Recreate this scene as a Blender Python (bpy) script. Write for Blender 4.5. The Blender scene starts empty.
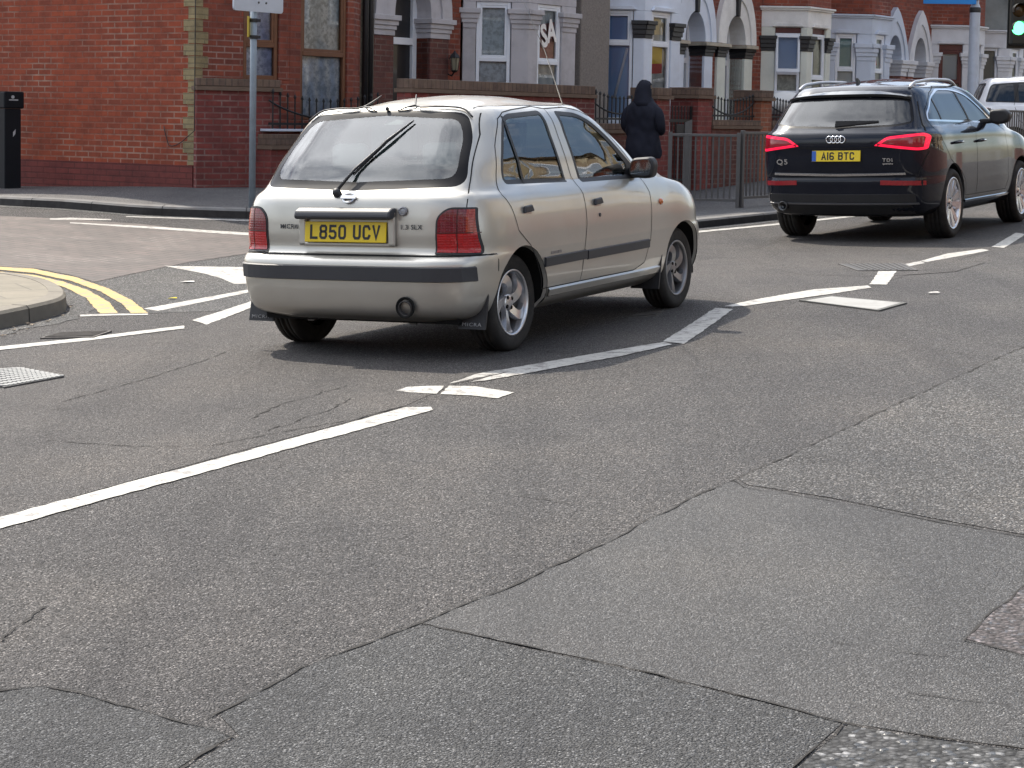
import bpy, bmesh, math, random
import numpy as np
from mathutils import Vector, Matrix
from mathutils.bvhtree import BVHTree
random.seed(7); R=math.radians; PI=math.pi
S=bpy.context.scene; COL=S.collection
# ------------------------------------------------------------------ camera model
FPX,PPY,PITCH,ROLL,EYE=1850.0,235.0,0.0641,0.018,1.297
def cam_basis(roll):
    Rr=Vector((1,0,0)); F=Vector((0,math.cos(PITCH),-math.sin(PITCH))); U=Vector((0,math.sin(PITCH),math.cos(PITCH)))
    c,s=math.cos(roll),math.sin(roll)
    return c*Rr+s*U, -s*Rr+c*U, F
RX,UX,FX=cam_basis(ROLL)
cam=bpy.data.cameras.new('camera'); co=bpy.data.objects.new('camera',cam); COL.objects.link(co)
co.matrix_world=Matrix(((RX.x,UX.x,-FX.x,0),(RX.y,UX.y,-FX.y,0),(RX.z,UX.z,-FX.z,EYE),(0,0,0,1)))
cam.sensor_width=36; cam.lens=FPX/1024*36; cam.shift_y=-(384-PPY)/1024; cam.clip_end=2000; cam.clip_start=.05
S.camera=co
def ray(px,py): return RX*((px-512)/FPX)-UX*((py-PPY)/FPX)+FX
# road plane frame (the carriageway falls to its left kerb): rotation about the view axis
a1=cam_basis(-0.0198); A=Matrix((RX,UX,FX)).transposed(); B=Matrix((a1[0],a1[1],a1[2])).transposed()
M3=A@B.transposed()
ROADM=Matrix.Translation((0,0,EYE))@M3.to_4x4()@Matrix.Translation((0,0,-EYE))
PN=M3@Vector((0,0,1)); P0=ROADM@Vector((0,0,0))
def sm(x):
    x=max(0.0,min(1.0,x)); return x*x*(3-2*x)
PH=R(36.6); FU=Vector((math.sin(PH),math.cos(PH),0)); FN=Vector((math.cos(PH),-math.sin(PH),0)); FO=Vector((1.256,29.8,0))
def ground(x,y):
    xc=max(-9.0,min(7.0,x)); yc=max(-30.0,min(45.0,y))
    z=P0.z-((xc-P0.x)*PN.x+(yc-P0.y)*PN.y)/PN.z
    q=x*-FN.x+y*-FN.y; t=x*FU.x+y*FU.y
    z+=.40*sm((q-9.5)/8.0)*(1-sm((t-16)/6.0))
    z-=.072*sm((y-13)/6.0)*(1-sm((-x-.5)/2.0))*(1-sm((y-24)/6.0))
    z+=.25*sm((t-24)/8)
    # gentle unevenness of an old road
    z+=.006*math.sin(x*1.3+y*.7)*math.sin(y*.9-x*.5)
    return z
def G(px,py,dz=0.0):
    d=ray(px,py); k=8.0
    for i in range(60):
        p=Vector((0,0,EYE))+d*k
        e=p.z-(ground(p.x,p.y)+dz)
        k+=e/(-d.z)*.7 if d.z<-.004 else .1
        k=max(1.5,min(k,90))
        if abs(e)<1e-5: break
    p=Vector((0,0,EYE))+d*k
    return Vector((p.x,p.y,ground(p.x,p.y)+dz))
def fac(t,e,z): return FO+FU*t+FN*e+Vector((0,0,z))
def on_fac(px,py,e):
    d=ray(px,py); P=FO+FN*e; k=(P.x*FN.x+P.y*FN.y)/(d.x*FN.x+d.y*FN.y); p=Vector((0,0,EYE))+d*k
    r=p-FO; return (r.x*FU.x+r.y*FU.y, p.z)
# ------------------------------------------------------------------ materials
MATS={}
class NT:
    def __init__(s,name):
        s.m=bpy.data.materials.new(name); s.m.use_nodes=True; s.t=s.m.node_tree; s.n=s.t.nodes
        s.p=s.n['Principled BSDF']; s.out=s.n['Material Output']
    def a(s,typ,**k):
        nd=s.n.new(typ)
        for kk,v in k.items():
            if kk.startswith('_'): setattr(nd,kk[1:],v)
            else: nd.inputs[kk.replace('__',' ')].default_value=v
        return nd
    def l(s,a,b): s.t.links.new(a,b)
    def ramp(s,src,stops):
        r=s.n.new('ShaderNodeValToRGB'); e=r.color_ramp.elements
        while len(e)<len(stops): e.new(.5)
        for el,(p,c) in zip(e,stops):
            el.position=p; el.color=(c,c,c,1) if not hasattr(c,'__len__') else (*c,1)
        s.l(src,r.inputs[0]); return r.outputs[0]
    def mix(s,f,a,b,mode='MIX'):
        m=s.n.new('ShaderNodeMix'); m.data_type='RGBA'; m.blend_type=mode
        for i,v in ((0,f),(6,a),(7,b)):
            if hasattr(v,'is_output'): s.l(v,m.inputs[i])
            else: m.inputs[i].default_value=v if i==0 else (*v,1)
        return m.outputs[2]
    def noise(s,vec,scale,detail=4,rough=.55):
        n=s.a('ShaderNodeTexNoise',Scale=scale,Detail=detail,Roughness=rough)
        if vec: s.l(vec,n.inputs['Vector'])
        return n.outputs['Fac']
    def bump(s,h,strength=.3,dist=.01):
        b=s.a('ShaderNodeBump',Strength=strength,Distance=dist); s.l(h,b.inputs['Height']); s.l(b.outputs[0],s.p.inputs['Normal'])
def pos(nt): return nt.a('ShaderNodeNewGeometry').outputs['Position']
def objc(nt): return nt.a('ShaderNodeTexCoord').outputs['Object']
def uvc(nt): return nt.a('ShaderNodeTexCoord').outputs['UV']
def pbr(name,col,rough=.5,metal=0,coat=0,var=.12,vs=6,bump=0,bs=40,spec=.5,dirt=0):
    if name in MATS: return MATS[name]
    nt=NT(name); p=nt.p; p.inputs['Roughness'].default_value=rough; p.inputs['Metallic'].default_value=metal
    p.inputs['Coat Weight'].default_value=coat; p.inputs['Coat Roughness'].default_value=.03; p.inputs['Specular IOR Level'].default_value=spec if rough<.7 else spec*.4
    v=objc(nt); n=nt.noise(v,vs,5)
    c=nt.mix(n,tuple(max(0,x*(1-var)) for x in col),tuple(min(1,x*(1+var)) for x in col))
    if dirt:
        d=nt.ramp(nt.noise(v,vs*.6,6,.65),[(.45,0),(.72,1)])
        m=nt.a('ShaderNodeMath',_operation='MULTIPLY'); nt.l(d,m.inputs[0]); m.inputs[1].default_value=dirt
        c=nt.mix(m.outputs[0],c,(.13,.115,.10))
    nt.l(c,p.inputs['Base Color'])
    if bump: nt.bump(nt.noise(v,bs,3),bump,.004)
    MATS[name]=nt.m; return nt.m
def brick(name,c1,c2,mort,w=.225,h=.075,ms=.010,stain=.35,dark=0,light=0):
    if name in MATS: return MATS[name]
    nt=NT(name); uv=uvc(nt)
    b=nt.a('ShaderNodeTexBrick',Scale=1.0,Mortar__Size=ms,Brick__Width=w,Row__Height=h,Bias=0.0,Mortar__Smooth=.15)
    b.offset=.5; nt.l(uv,b.inputs['Vector']); b.inputs['Color1'].default_value=(*c1,1); b.inputs['Color2'].default_value=(*c2,1); b.inputs['Mortar'].default_value=(*mort,1)
    g=pos(nt)
    # mortar shows pale only in patches, elsewhere it is sooted nearly to the brick colour
    n1=nt.ramp(nt.noise(g,1.1,6,.65),[(.46,0),(.66,1)])
    soot=tuple(.80*(a+b_)/2+.20*m for a,b_,m in zip(c1,c2,mort))
    mm=nt.mix(n1,tuple(x*.85 for x in soot),tuple(.75*m+.25*q for m,q in zip(mort,c1))); nt.l(mm,b.inputs['Mortar'])
    n2=nt.noise(g,7,6,.7); n3=nt.noise(g,.5,4)
    c=nt.mix(1.0,b.outputs['Color'],nt.ramp(n2,[(.25,(.62,.60,.60)),(.55,(1,1,1)),(.8,(1.18,1.1,1.05))]),'MULTIPLY')
    c=nt.mix(1.0,c,nt.ramp(n3,[(.3,(.75,.73,.73)),(.65,(1.06,1.04,1.02))]),'MULTIPLY')
    nt.l(c,nt.p.inputs['Base Color']); nt.p.inputs['Roughness'].default_value=.85
    inv=nt.a('ShaderNodeMath',_operation='SUBTRACT'); inv.inputs[0].default_value=1; nt.l(b.outputs['Fac'],inv.inputs[1])
    ad=nt.a('ShaderNodeMath',_operation='ADD'); nt.l(inv.outputs[0],ad.inputs[0]); sc=nt.a('ShaderNodeMath',_operation='MULTIPLY'); nt.l(n2,sc.inputs[0]); sc.inputs[1].default_value=.5; nt.l(sc.outputs[0],ad.inputs[1])
    nt.bump(ad.outputs[0],.6,.008); MATS[name]=nt.m; return nt.m
def asphalt(name,dark,mid,light,cell=110,sparkle=.5,worn=.5,tint=(1,1,1),bump=.8):
    if name in MATS: return MATS[name]
    nt=NT(name); g=pos(nt)
    v=nt.a('ShaderNodeTexVoronoi',Scale=cell); nt.l(g,v.inputs['Vector'])
    sep=nt.a('ShaderNodeSeparateColor'); nt.l(v.outputs['Color'],sep.inputs[0])
    cv=nt.ramp(sep.outputs[0],[(0,dark),(.45,mid),(.88,mid*1.15),(.93,light),(1,light*1.25)])
    edge=nt.ramp(v.outputs['Distance'],[(.22,1.08),(.60,.38)])
    c=nt.mix(sparkle,(mid,mid,mid),cv); c=nt.mix(1.0,c,edge,'MULTIPLY')
    big=nt.ramp(nt.noise(g,.55,6,.6),[(.3,(.72,.73,.76)),(.5,(1,1,1)),(.72,(1.28,1.23,1.16))])
    c=nt.mix(1.0,c,big,'MULTIPLY')
    sw=nt.ramp(nt.noise(g,4.5,6,.7),[(.3,(.86,.86,.87)),(.7,(1.10,1.09,1.08))]); c=nt.mix(worn,c,nt.mix(1.0,c,sw,'MULTIPLY'))
    mt=nt.a('ShaderNodeMapping'); mt.inputs['Rotation'].default_value=(0,0,R(31)); mt.inputs['Scale'].default_value=(1.5,.07,1); nt.l(g,mt.inputs[0])
    c=nt.mix(.8,c,nt.mix(1.0,c,nt.ramp(nt.noise(mt.outputs[0],1.0,5,.6),[(.32,(.70,.70,.72)),(.5,(1,1,1)),(.7,(1.14,1.12,1.10))]),'MULTIPLY'))
    st=nt.ramp(nt.noise(g,2.1,3,.5),[(.66,(1,1,1)),(.74,(.72,.71,.70))]); c=nt.mix(1.0,c,st,'MULTIPLY')
    fine=nt.ramp(nt.noise(g,330,2),[(.3,.75),(.7,1.2)]); c=nt.mix(1.0,c,fine,'MULTIPLY')
    c=nt.mix(1.0,c,tuple(x*.62 for x in tint),'MULTIPLY'); nt.l(c,nt.p.inputs['Base Color'])
    nt.l(nt.ramp(sep.outputs[1],[(0,.95),(.78,.80),(.88,.42),(1,.30)]),nt.p.inputs['Roughness']); nt.p.inputs['Specular IOR Level'].default_value=.38
    h=nt.a('ShaderNodeMath',_operation='MULTIPLY_ADD'); nt.l(v.outputs['Distance'],h.inputs[0]); h.inputs[1].default_value=-1; nt.l(nt.noise(g,60,3),h.inputs[2])
    nt.bump(h.outputs[0],bump,.006); MATS[name]=nt.m; return nt.m
def paintmark(name,col,wear=.5):
    if name in MATS: return MATS[name]
    nt=NT(name); g=pos(nt)
    n=nt.noise(g,16,8,.75); n2=nt.noise(g,120,3,.6)
    a=nt.a('ShaderNodeMath',_operation='MULTIPLY_ADD'); nt.l(n2,a.inputs[0]); a.inputs[1].default_value=.35; nt.l(n,a.inputs[2])
    f=nt.ramp(a.outputs[0],[(.755-wear*.07,0),(.80-wear*.07,1)])
    dirt=nt.ramp(nt.noise(g,3,5),[(.3,(.80,.79,.76)),(.7,(1,1,1))])
    c=nt.mix(1.0,col,dirt,'MULTIPLY'); c=nt.mix(f,c,(.17,.16,.15))
    nt.l(c,nt.p.inputs['Base Color']); nt.p.inputs['Roughness'].default_value=.6; nt.bump(a.outputs[0],.3,.003); MATS[name]=nt.m; return nt.m
def glass(name,tint=(.5,.55,.55),trans=.8,ior=1.5):
    """thin pane: tinted see-through with mirror reflection growing at grazing angles"""
    if name in MATS: return MATS[name]
    nt=NT(name); nt.n.remove(nt.p)
    tr=nt.a('ShaderNodeBsdfTransparent'); tr.inputs[0].default_value=(*[x*trans for x in tint],1)
    gl=nt.a('ShaderNodeBsdfGlossy'); gl.inputs['Roughness'].default_value=.012; gl.inputs[0].default_value=(1,1,1,1)
    lw=nt.a('ShaderNodeFresnel'); lw.inputs['IOR'].default_value=ior
    mx=nt.a('ShaderNodeMixShader'); nt.l(lw.outputs[0],mx.inputs[0]); nt.l(tr.outputs[0],mx.inputs[1]); nt.l(gl.outputs[0],mx.inputs[2]); nt.l(mx.outputs[0],nt.out.inputs[0])
    MATS[name]=nt.m; return nt.m
def carpaint(name,col,metal=.5,rough=.28,coat=1,flake=0,dust=.25,crough=.03):
    if name in MATS: return MATS[name]
    nt=NT(name); p=nt.p; g=objc(nt)
    d=nt.ramp(nt.noise(g,3.0,7,.65),[(.4,0),(.8,dust)])
    c=nt.mix(d,col,tuple(.6*x+.4*y for x,y in zip(col,(.33,.30,.26))))
    # back of the panels is dark trim
    bf=nt.a('ShaderNodeNewGeometry').outputs['Backfacing']; c=nt.mix(bf,c,(.02,.02,.02)); nt.l(c,p.inputs['Base Color'])
    p.inputs['Metallic'].default_value=metal; nt.l(nt.ramp(nt.noise(g,5,5),[(.3,rough),(.7,rough+.10)]),p.inputs['Roughness'])
    p.inputs['Coat Weight'].default_value=coat; p.inputs['Coat Roughness'].default_value=crough
    if metal==0 and max(col)<.1: p.inputs['Specular IOR Level'].default_value=.05; p.inputs['Coat IOR'].default_value=1.38
    MATS[name]=nt.m; return nt.m
def emit(name,col,st):
    nt=NT(name); nt.p.inputs['Base Color'].default_value=(*col,1); nt.p.inputs['Emission Color'].default_value=(*col,1); nt.p.inputs['Emission Strength'].default_value=st; nt.p.inputs['Roughness'].default_value=.2
    MATS[name]=nt.m; return nt.m
# ------------------------------------------------------------------ mesh building
def setuv(me):
    uv=me.uv_layers.new(name='UVMap').data
    vs=me.vertices
    for p in me.polygons:
        n=p.normal
        if abs(n.z)>.8:
            for li in p.loop_indices: c=vs[me.loops[li].vertex_index].co; uv[li].uv=(c.x,c.y)
        else:
            t=Vector((-n.y,n.x,0)).normalized()
            for li in p.loop_indices: c=vs[me.loops[li].vertex_index].co; uv[li].uv=(c.dot(t),c.z)
def link(name,me,mats,parent=None,smooth=False,bevel=0,loc=None,uv=True,seg=2):
    for m in (mats if isinstance(mats,(list,tuple)) else [mats]): me.materials.append(m)
    if uv: setuv(me)
    if smooth: me.polygons.foreach_set('use_smooth',[True]*len(me.polygons))
    o=bpy.data.objects.new(name,me); COL.objects.link(o)
    if parent: o.parent=parent
    if loc is not None: o.location=loc
    if bevel:
        b=o.modifiers.new('bevel','BEVEL'); b.width=bevel; b.segments=seg; b.limit_method='ANGLE'; b.angle_limit=R(40)
    return o
class MB:
    def __init__(s): s.v=[]; s.f=[]; s.mi=[]; s.k=0
    def add(s,vs,fs):
        o=len(s.v); s.v+= [tuple(v) for v in vs]; s.f+=[tuple(o+i for i in f) for f in fs]; s.mi+=[s.k]*len(fs); return s
    def ob(s,o,a,b,c):
        o,a,b,c=map(Vector,(o,a,b,c)); P=[o,o+a,o+a+b,o+b,o+c,o+a+c,o+a+b+c,o+b+c]
        if a.cross(b).dot(c)<0: P=[P[i] for i in (3,2,1,0,7,6,5,4)]
        return s.add(P,[(0,3,2,1),(4,5,6,7),(0,1,5,4),(1,2,6,5),(2,3,7,6),(3,0,4,7)])
    def box(s,x0,x1,y0,y1,z0,z1): return s.ob((x0,y0,z0),(x1-x0,0,0),(0,y1-y0,0),(0,0,z1-z0))
    def prism(s,poly,vec):
        n=len(poly); poly=[Vector(p) for p in poly]; vec=Vector(vec)
        nn=sum(((poly[i].cross(poly[(i+1)%n])) for i in range(n)),Vector())
        if nn.dot(vec)>0: poly=poly[::-1]
        P=poly+[p+vec for p in poly]
        return s.add(P,[tuple(range(n)),tuple(range(2*n-1,n-1,-1))]+[(i,i+n,(i+1)%n+n,(i+1)%n) for i in range(n)])
    def strip(s,A,B):
        n=len(A); return s.add(list(A)+list(B),[(i,i+1,n+i+1,n+i) for i in range(n-1)])
    def tube(s,pts,r,seg=8,cap=True,closed=False):
        pts=[Vector(p) for p in pts]; n=len(pts); rr=r if hasattr(r,'__len__') else [r]*n
        rings=[]; up=None
        for i,p in enumerate(pts):
            d=(pts[(i+1)%n]-pts[i-1]) if closed else (pts[min(i+1,n-1)]-pts[max(i-1,0)])
            d.normalize()
            if up is None: up=Vector((0,0,1)) if abs(d.z)<.9 else Vector((1,0,0))
            x=(up-d*up.dot(d)); x=x.normalized() if x.length>1e-6 else d.orthogonal().normalized(); up=x; y=d.cross(x)
            rings.append([p+x*rr[i]*math.cos(2*PI*k/seg)+y*rr[i]*math.sin(2*PI*k/seg) for k in range(seg)])
        vs=[v for q in rings for v in q]; fs=[]
        for i in range(n if closed else n-1):
            j=(i+1)%n
            for k in range(seg): fs.append((i*seg+k,i*seg+(k+1)%seg,j*seg+(k+1)%seg,j*seg+k))
        if cap and not closed: fs+=[tuple(range(seg-1,-1,-1)),tuple((n-1)*seg+k for k in range(seg))]
        return s.add(vs,fs)
    def lathe(s,prof,c,axis,seg=32,x=None):
        """profile [(radius, along)]"""
        c=Vector(c); ax=Vector(axis).normalized(); x=ax.orthogonal().normalized() if x is None else Vector(x); y=ax.cross(x); n=len(prof)
        vs=[c+ax*h+x*r*math.cos(2*PI*k/seg)+y*r*math.sin(2*PI*k/seg) for r,h in prof for k in range(seg)]
        fs=[(i*seg+k,i*seg+(k+1)%seg,(i+1)*seg+(k+1)%seg,(i+1)*seg+k) for i in range(n-1) for k in range(seg)]
        return s.add(vs,fs)
    def sphere(s,c,r,seg=12,rings=8):
        r=Vector(r) if hasattr(r,'__len__') else Vector((r,r,r)); c=Vector(c)
        vs=[c+Vector((r.x*math.sin(PI*i/rings)*math.cos(2*PI*k/seg),r.y*math.sin(PI*i/rings)*math.sin(2*PI*k/seg),r.z*math.cos(PI*i/rings))) for i in range(rings+1) for k in range(seg)]
        return s.add(vs,[(i*seg+k,(i+1)*seg+k,(i+1)*seg+(k+1)%seg,i*seg+(k+1)%seg) for i in range(rings) for k in range(seg)])
    def build(s,name,mats,parent=None,smooth=False,bevel=0,clean=False,recalc=False,loc=None,seg=2):
        me=bpy.data.meshes.new(name); me.from_pydata(s.v,[],s.f); me.polygons.foreach_set('material_index',s.mi)
        if clean or recalc:
            bm=bmesh.new(); bm.from_mesh(me)
            if clean: bmesh.ops.remove_doubles(bm,verts=bm.verts,dist=1e-5)
            if recalc: bmesh.ops.recalc_face_normals(bm,faces=bm.faces)
            bm.to_mesh(me); bm.free()
        me.update(); return link(name,me,mats,parent,smooth,bevel,loc,seg=seg)
def empty(name,label,cat,loc=(0,0,0),mat=None,group=None):
    o=bpy.data.objects.new(name,None); COL.objects.link(o); o.empty_display_size=.2
    if mat is not None: o.matrix_world=mat
    else: o.location=loc
    return tag(o,label,cat,group)
def tag(o,label=None,cat=None,group=None,kind=None):
    for k,v in (('label',label),('category',cat),('group',group),('kind',kind)):
        if v: o[k]=v
    return o
def text_mesh(s,size,depth=.0008,bold=0):
    cu=bpy.data.curves.new('txt','FONT'); cu.body=s; cu.size=size; cu.align_x='CENTER'; cu.align_y='CENTER'; cu.extrude=depth; cu.offset=bold; cu.resolution_u=3; cu.space_character=1.18
    o=bpy.data.objects.new('txt',cu); COL.objects.link(o); dg=bpy.context.evaluated_depsgraph_get(); me=bpy.data.meshes.new_from_object(o.evaluated_get(dg))
    bpy.data.objects.remove(o); bpy.data.curves.remove(cu); return me
def place_text(name,s,size,org,ax,ay,mat,parent,sx=1,depth=.0008,bold=0):
    me=text_mesh(s,size,depth,bold); ax=Vector(ax).normalized(); ay=Vector(ay).normalized(); n=ax.cross(ay); M=Matrix((ax*sx,ay,n)).transposed().to_4x4(); M.translation=Vector(org); me.transform(M)
    me.materials.clear(); return link(name,me,mat,parent)
# stroke lettering for number plates: polylines in a 0..1 x 0..1 cell
PL={'L':[[(0,1),(0,0),(1,0)]],'8':[[(.15,.53),(0,.68),(0,.87),(.2,1),(.8,1),(1,.87),(1,.68),(.85,.53),(.15,.53)],[(.15,.53),(0,.38),(0,.14),(.2,0),(.8,0),(1,.14),(1,.38),(.85,.53)]],
'5':[[(.95,1),(.08,1),(.04,.55),(.7,.58),(1,.42),(1,.16),(.78,0),(.22,0),(0,.14)]],'0':[[(.2,0),(0,.16),(0,.84),(.2,1),(.8,1),(1,.84),(1,.16),(.8,0),(.2,0)]],
'U':[[(0,1),(0,.16),(.2,0),(.8,0),(1,.16),(1,1)]],'C':[[(1,.8),(.8,1),(.2,1),(0,.84),(0,.16),(.2,0),(.8,0),(1,.2)]],'V':[[(0,1),(.5,0),(1,1)]],
'A':[[(0,0),(.5,1),(1,0)],[(.2,.3),(.8,.3)]],'1':[[(.5,0),(.5,1)]],'6':[[(1,.90),(.82,1),(.2,1),(0,.84),(0,.16),(.2,0),(.8,0),(1,.16),(1,.34),(.8,.48),(.05,.48)]],
'B':[[(0,0),(0,1),(.75,1),(1,.86),(1,.67),(.8,.53),(0,.53)],[(.8,.53),(1,.4),(1,.14),(.8,0),(0,0)]],'T':[[(0,1),(1,1)],[(.5,1),(.5,0)]]}
def plate_text(s,org,ax,ay,mat,parent,h=.079,cw=.050,gap=.011,space=.033,st=.014,name='plate_lettering'):
    org,ax,ay=Vector(org),Vector(ax).normalized(),Vector(ay).normalized(); n=ax.cross(ay)
    W=sum(space if c==' ' else (st if c=='1' else cw)+gap for c in s)-gap; x=-W/2; m=MB()
    for c in s:
        if c==' ': x+=space; continue
        w=st if c=='1' else cw
        for pl in PL[c]:
            P=[Vector((x+st/2+(w-st)*a,-h/2+st/2+(h-st)*b)) for a,b in pl]
            closed=(P[0]-P[-1]).length<1e-6
            if closed: P=P[:-1]
            k=len(P); Lf=[];Rt=[]
            for i in range(k):
                d0=(P[i]-P[i-1]).normalized() if (i>0 or closed) else None; d1=(P[(i+1)%k]-P[i]).normalized() if (i<k-1 or closed) else None
                d0=d0 or d1; d1=d1 or d0; d=(d0+d1).normalized(); nn=Vector((-d.y,d.x)); sc=st/2/max(.5,nn.dot(Vector((-d0.y,d0.x))))
                e=Vector((0,0))
                if not closed and i==0: e=-d1*st/2
                if not closed and i==k-1: e=d0*st/2
                Lf.append(P[i]+nn*sc+e); Rt.append(P[i]-nn*sc+e)
            if closed: Lf.append(Lf[0]); Rt.append(Rt[0])
            m.strip([org+ax*q.x+ay*q.y for q in Rt],[org+ax*q.x+ay*q.y for q in Lf])
        x+=w+gap
    return m.build(name,mat,parent)
def plane_mesh(poly,step):
    """xy polygon -> bmesh cut by a grid"""
    bm=bmesh.new(); vs=[bm.verts.new((p[0],p[1],0)) for p in poly]; f=bm.faces.new(vs); bmesh.ops.triangulate(bm,faces=[f])
    xs=[p[0] for p in poly]; ys=[p[1] for p in poly]
    for ax,lo,hi in ((0,min(xs),max(xs)),(1,min(ys),max(ys))):
        c=math.ceil(lo/step)*step
        while c<hi:
            no=Vector((1,0,0)) if ax==0 else Vector((0,1,0)); bmesh.ops.bisect_plane(bm,geom=bm.faces[:]+bm.edges[:]+bm.verts[:],dist=1e-6,plane_co=no*c,plane_no=no); c+=step
    return bm
def drape(name,poly,dz,mat,step=.4,parent=None,thick=0,kind='structure',label=None):
    bm=plane_mesh(poly,step)
    for v in bm.verts: v.co.z=ground(v.co.x,v.co.y)+dz
    for f in bm.faces:
        f.normal_update()
        if f.normal.z<0: f.normal_flip()
    if thick:
        r=bmesh.ops.extrude_face_region(bm,geom=[e for e in bm.edges if e.is_boundary])
        for v in r['geom']:
            if isinstance(v,bmesh.types.BMVert): v.co.z-=thick
        bmesh.ops.recalc_face_normals(bm,faces=bm.faces)
    me=bpy.data.meshes.new(name); bm.to_mesh(me); bm.free(); o=link(name,me,mat,parent)
    if parent is None: tag(o,kind=kind)
    return o
def pxpoly(pts,dz=0): return [tuple(G(x,y,dz))[:2] for x,y in pts]
def smoothline(P,n=4):
    out=[]
    for i in range(len(P)-1):
        p0=P[max(i-1,0)];p1=P[i];p2=P[i+1];p3=P[min(i+2,len(P)-1)]
        for k in range(n):
            t=k/n; out.append(tuple(.5*((2*b)+(-a+c)*t+(2*a-5*b+4*c-d)*t*t+(-a+3*b-3*c+d)*t**3) for a,b,c,d in zip(p0,p1,p2,p3)))
    out.append(tuple(P[-1])); return out
# ================================================================== ground
A_MAIN=asphalt('asphalt_coarse',.035,.21,.54,170,.95,.7,(1.075,1.01,.965),1.5)
A_LANE=asphalt('asphalt_lane',.05,.19,.46,175,.9,.7,(1.08,1.0,.94),1.2)
A_SMOOTH=asphalt('asphalt_smooth',.08,.152,.42,205,.6,.6,(1.02,1.0,.985),.8)
A_BLUE=asphalt('asphalt_blue',.05,.158,.42,180,.85,.5,(1.0,1.0,.995),1.2)
A_BIG=asphalt('asphalt_big',.05,.115,.40,62,.9,.5,(1,1,1),1.0)
A_RED=asphalt('asphalt_red',.07,.16,.34,80,.9,.5,(1.12,.96,.94))
A_DARK=asphalt('asphalt_ramp',.055,.115,.32,120,.8,.6,(1,1,1))
A_GRIT=asphalt('asphalt_grit',.04,.175,.50,140,.95,.6,(1.05,1.0,.95),1.2)
PAVE=asphalt('footway_asphalt',.14,.22,.36,140,.5,.9,(1,1,1.01),.4)
KERB=pbr('kerb_stone',(.17,.165,.16),.85,var=.3,vs=9,bump=.4,bs=70,dirt=.6); KERBF=pbr('kerb_face_shaded',(.045,.042,.04),.9,var=.5,vs=12,bump=.5,bs=60)  # kerb face near black: its shade is painted into the colour
KERBL=pbr('kerb_stone_pale',(.20,.182,.15),.85,var=.2,vs=9,bump=.4,bs=70,dirt=.3)
WHITE=paintmark('road_white',(.42,.41,.38),.75); WHITEW=paintmark('road_white_worn',(.39,.38,.36),1.0); YELLOW=paintmark('road_yellow',(.42,.29,.075),.65)
CRACK=pbr('crack_tar',(.035,.033,.031),.95,var=.5,vs=30)
IRON=pbr('cast_iron',(.09,.085,.08),.55,.6,var=.4,vs=30,bump=.3,bs=120)
def build_ground():
    def axis(lo,hi,st,far):
        a=[]; x=lo
        while x<hi+1e-6: a.append(x); x+=st
        s=st
        while a[-1]<far: s*=1.35; a.append(a[-1]+s)
        s=st; pre=[]; x=lo
        while x>-far: s*=1.35; x-=s; pre.append(x)
        return pre[::-1]+a
    X=axis(-10,16,.4,400); Y=axis(0,44,.4,400); n=len(X)
    V=[(x,y,ground(x,y)) for y in Y for x in X]
    F=[(j*n+i,j*n+i+1,(j+1)*n+i+1,(j+1)*n+i) for j in range(len(Y)-1) for i in range(n-1)]
    m=MB(); m.add(V,F); tag(m.build('road',A_MAIN,smooth=True),kind='structure')
build_ground()
def patch(name,px,mat,dz,step=.4): return drape(name,pxpoly(px),dz,mat,step)
patch('road_patch',[(-160,372),(-60,352),(0,351),(190,330),(250,310),(420,300),(640,290),(700,262),(790,240),(900,236),(1000,226),(1010,238),(985,252),(870,287),(725,308),(668,346),(455,384),(405,406),(0,518),(-160,566)],A_LANE,.002)
patch('road_patch',[(420,623),(500,591),(600,546),(680,504),(735,479),(745,487),(830,500),(930,520),(1024,537),(1100,548),(1180,700),(1024,749),(930,737),(845,723),(720,691),(620,666),(520,646)],A_SMOOTH,.002)
patch('road_patch',[(738,479),(800,451),(880,413),(960,376),(1024,347),(1130,300),(1180,420),(1100,546),(1024,535),(930,518),(830,498),(747,485)],A_GRIT,.002)
patch('road_patch',[(216,712),(300,669),(420,624),(520,648),(620,668),(720,693),(843,723),(792,769),(740,820),(120,830),(196,764),(240,737)],A_BLUE,.002)
patch('road_patch',[(-80,700),(0,691),(45,687),(110,702),(160,717),(213,729),(232,737),(188,762),(120,810),(-80,830)],A_BLUE,.002)
patch('road_patch',[(848,726),(930,740),(1024,752),(1100,760),(1100,840),(735,840),(798,769)],A_BIG,.002)
patch('road_patch',[(966,640),(990,616),(1024,587),(1090,540),(1120,690),(1024,656)],A_RED,.0035)
patch('road_patch',[(775,269),(835,258),(905,256),(985,263),(955,272),(880,277),(800,275)],A_LANE,.0035)
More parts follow.
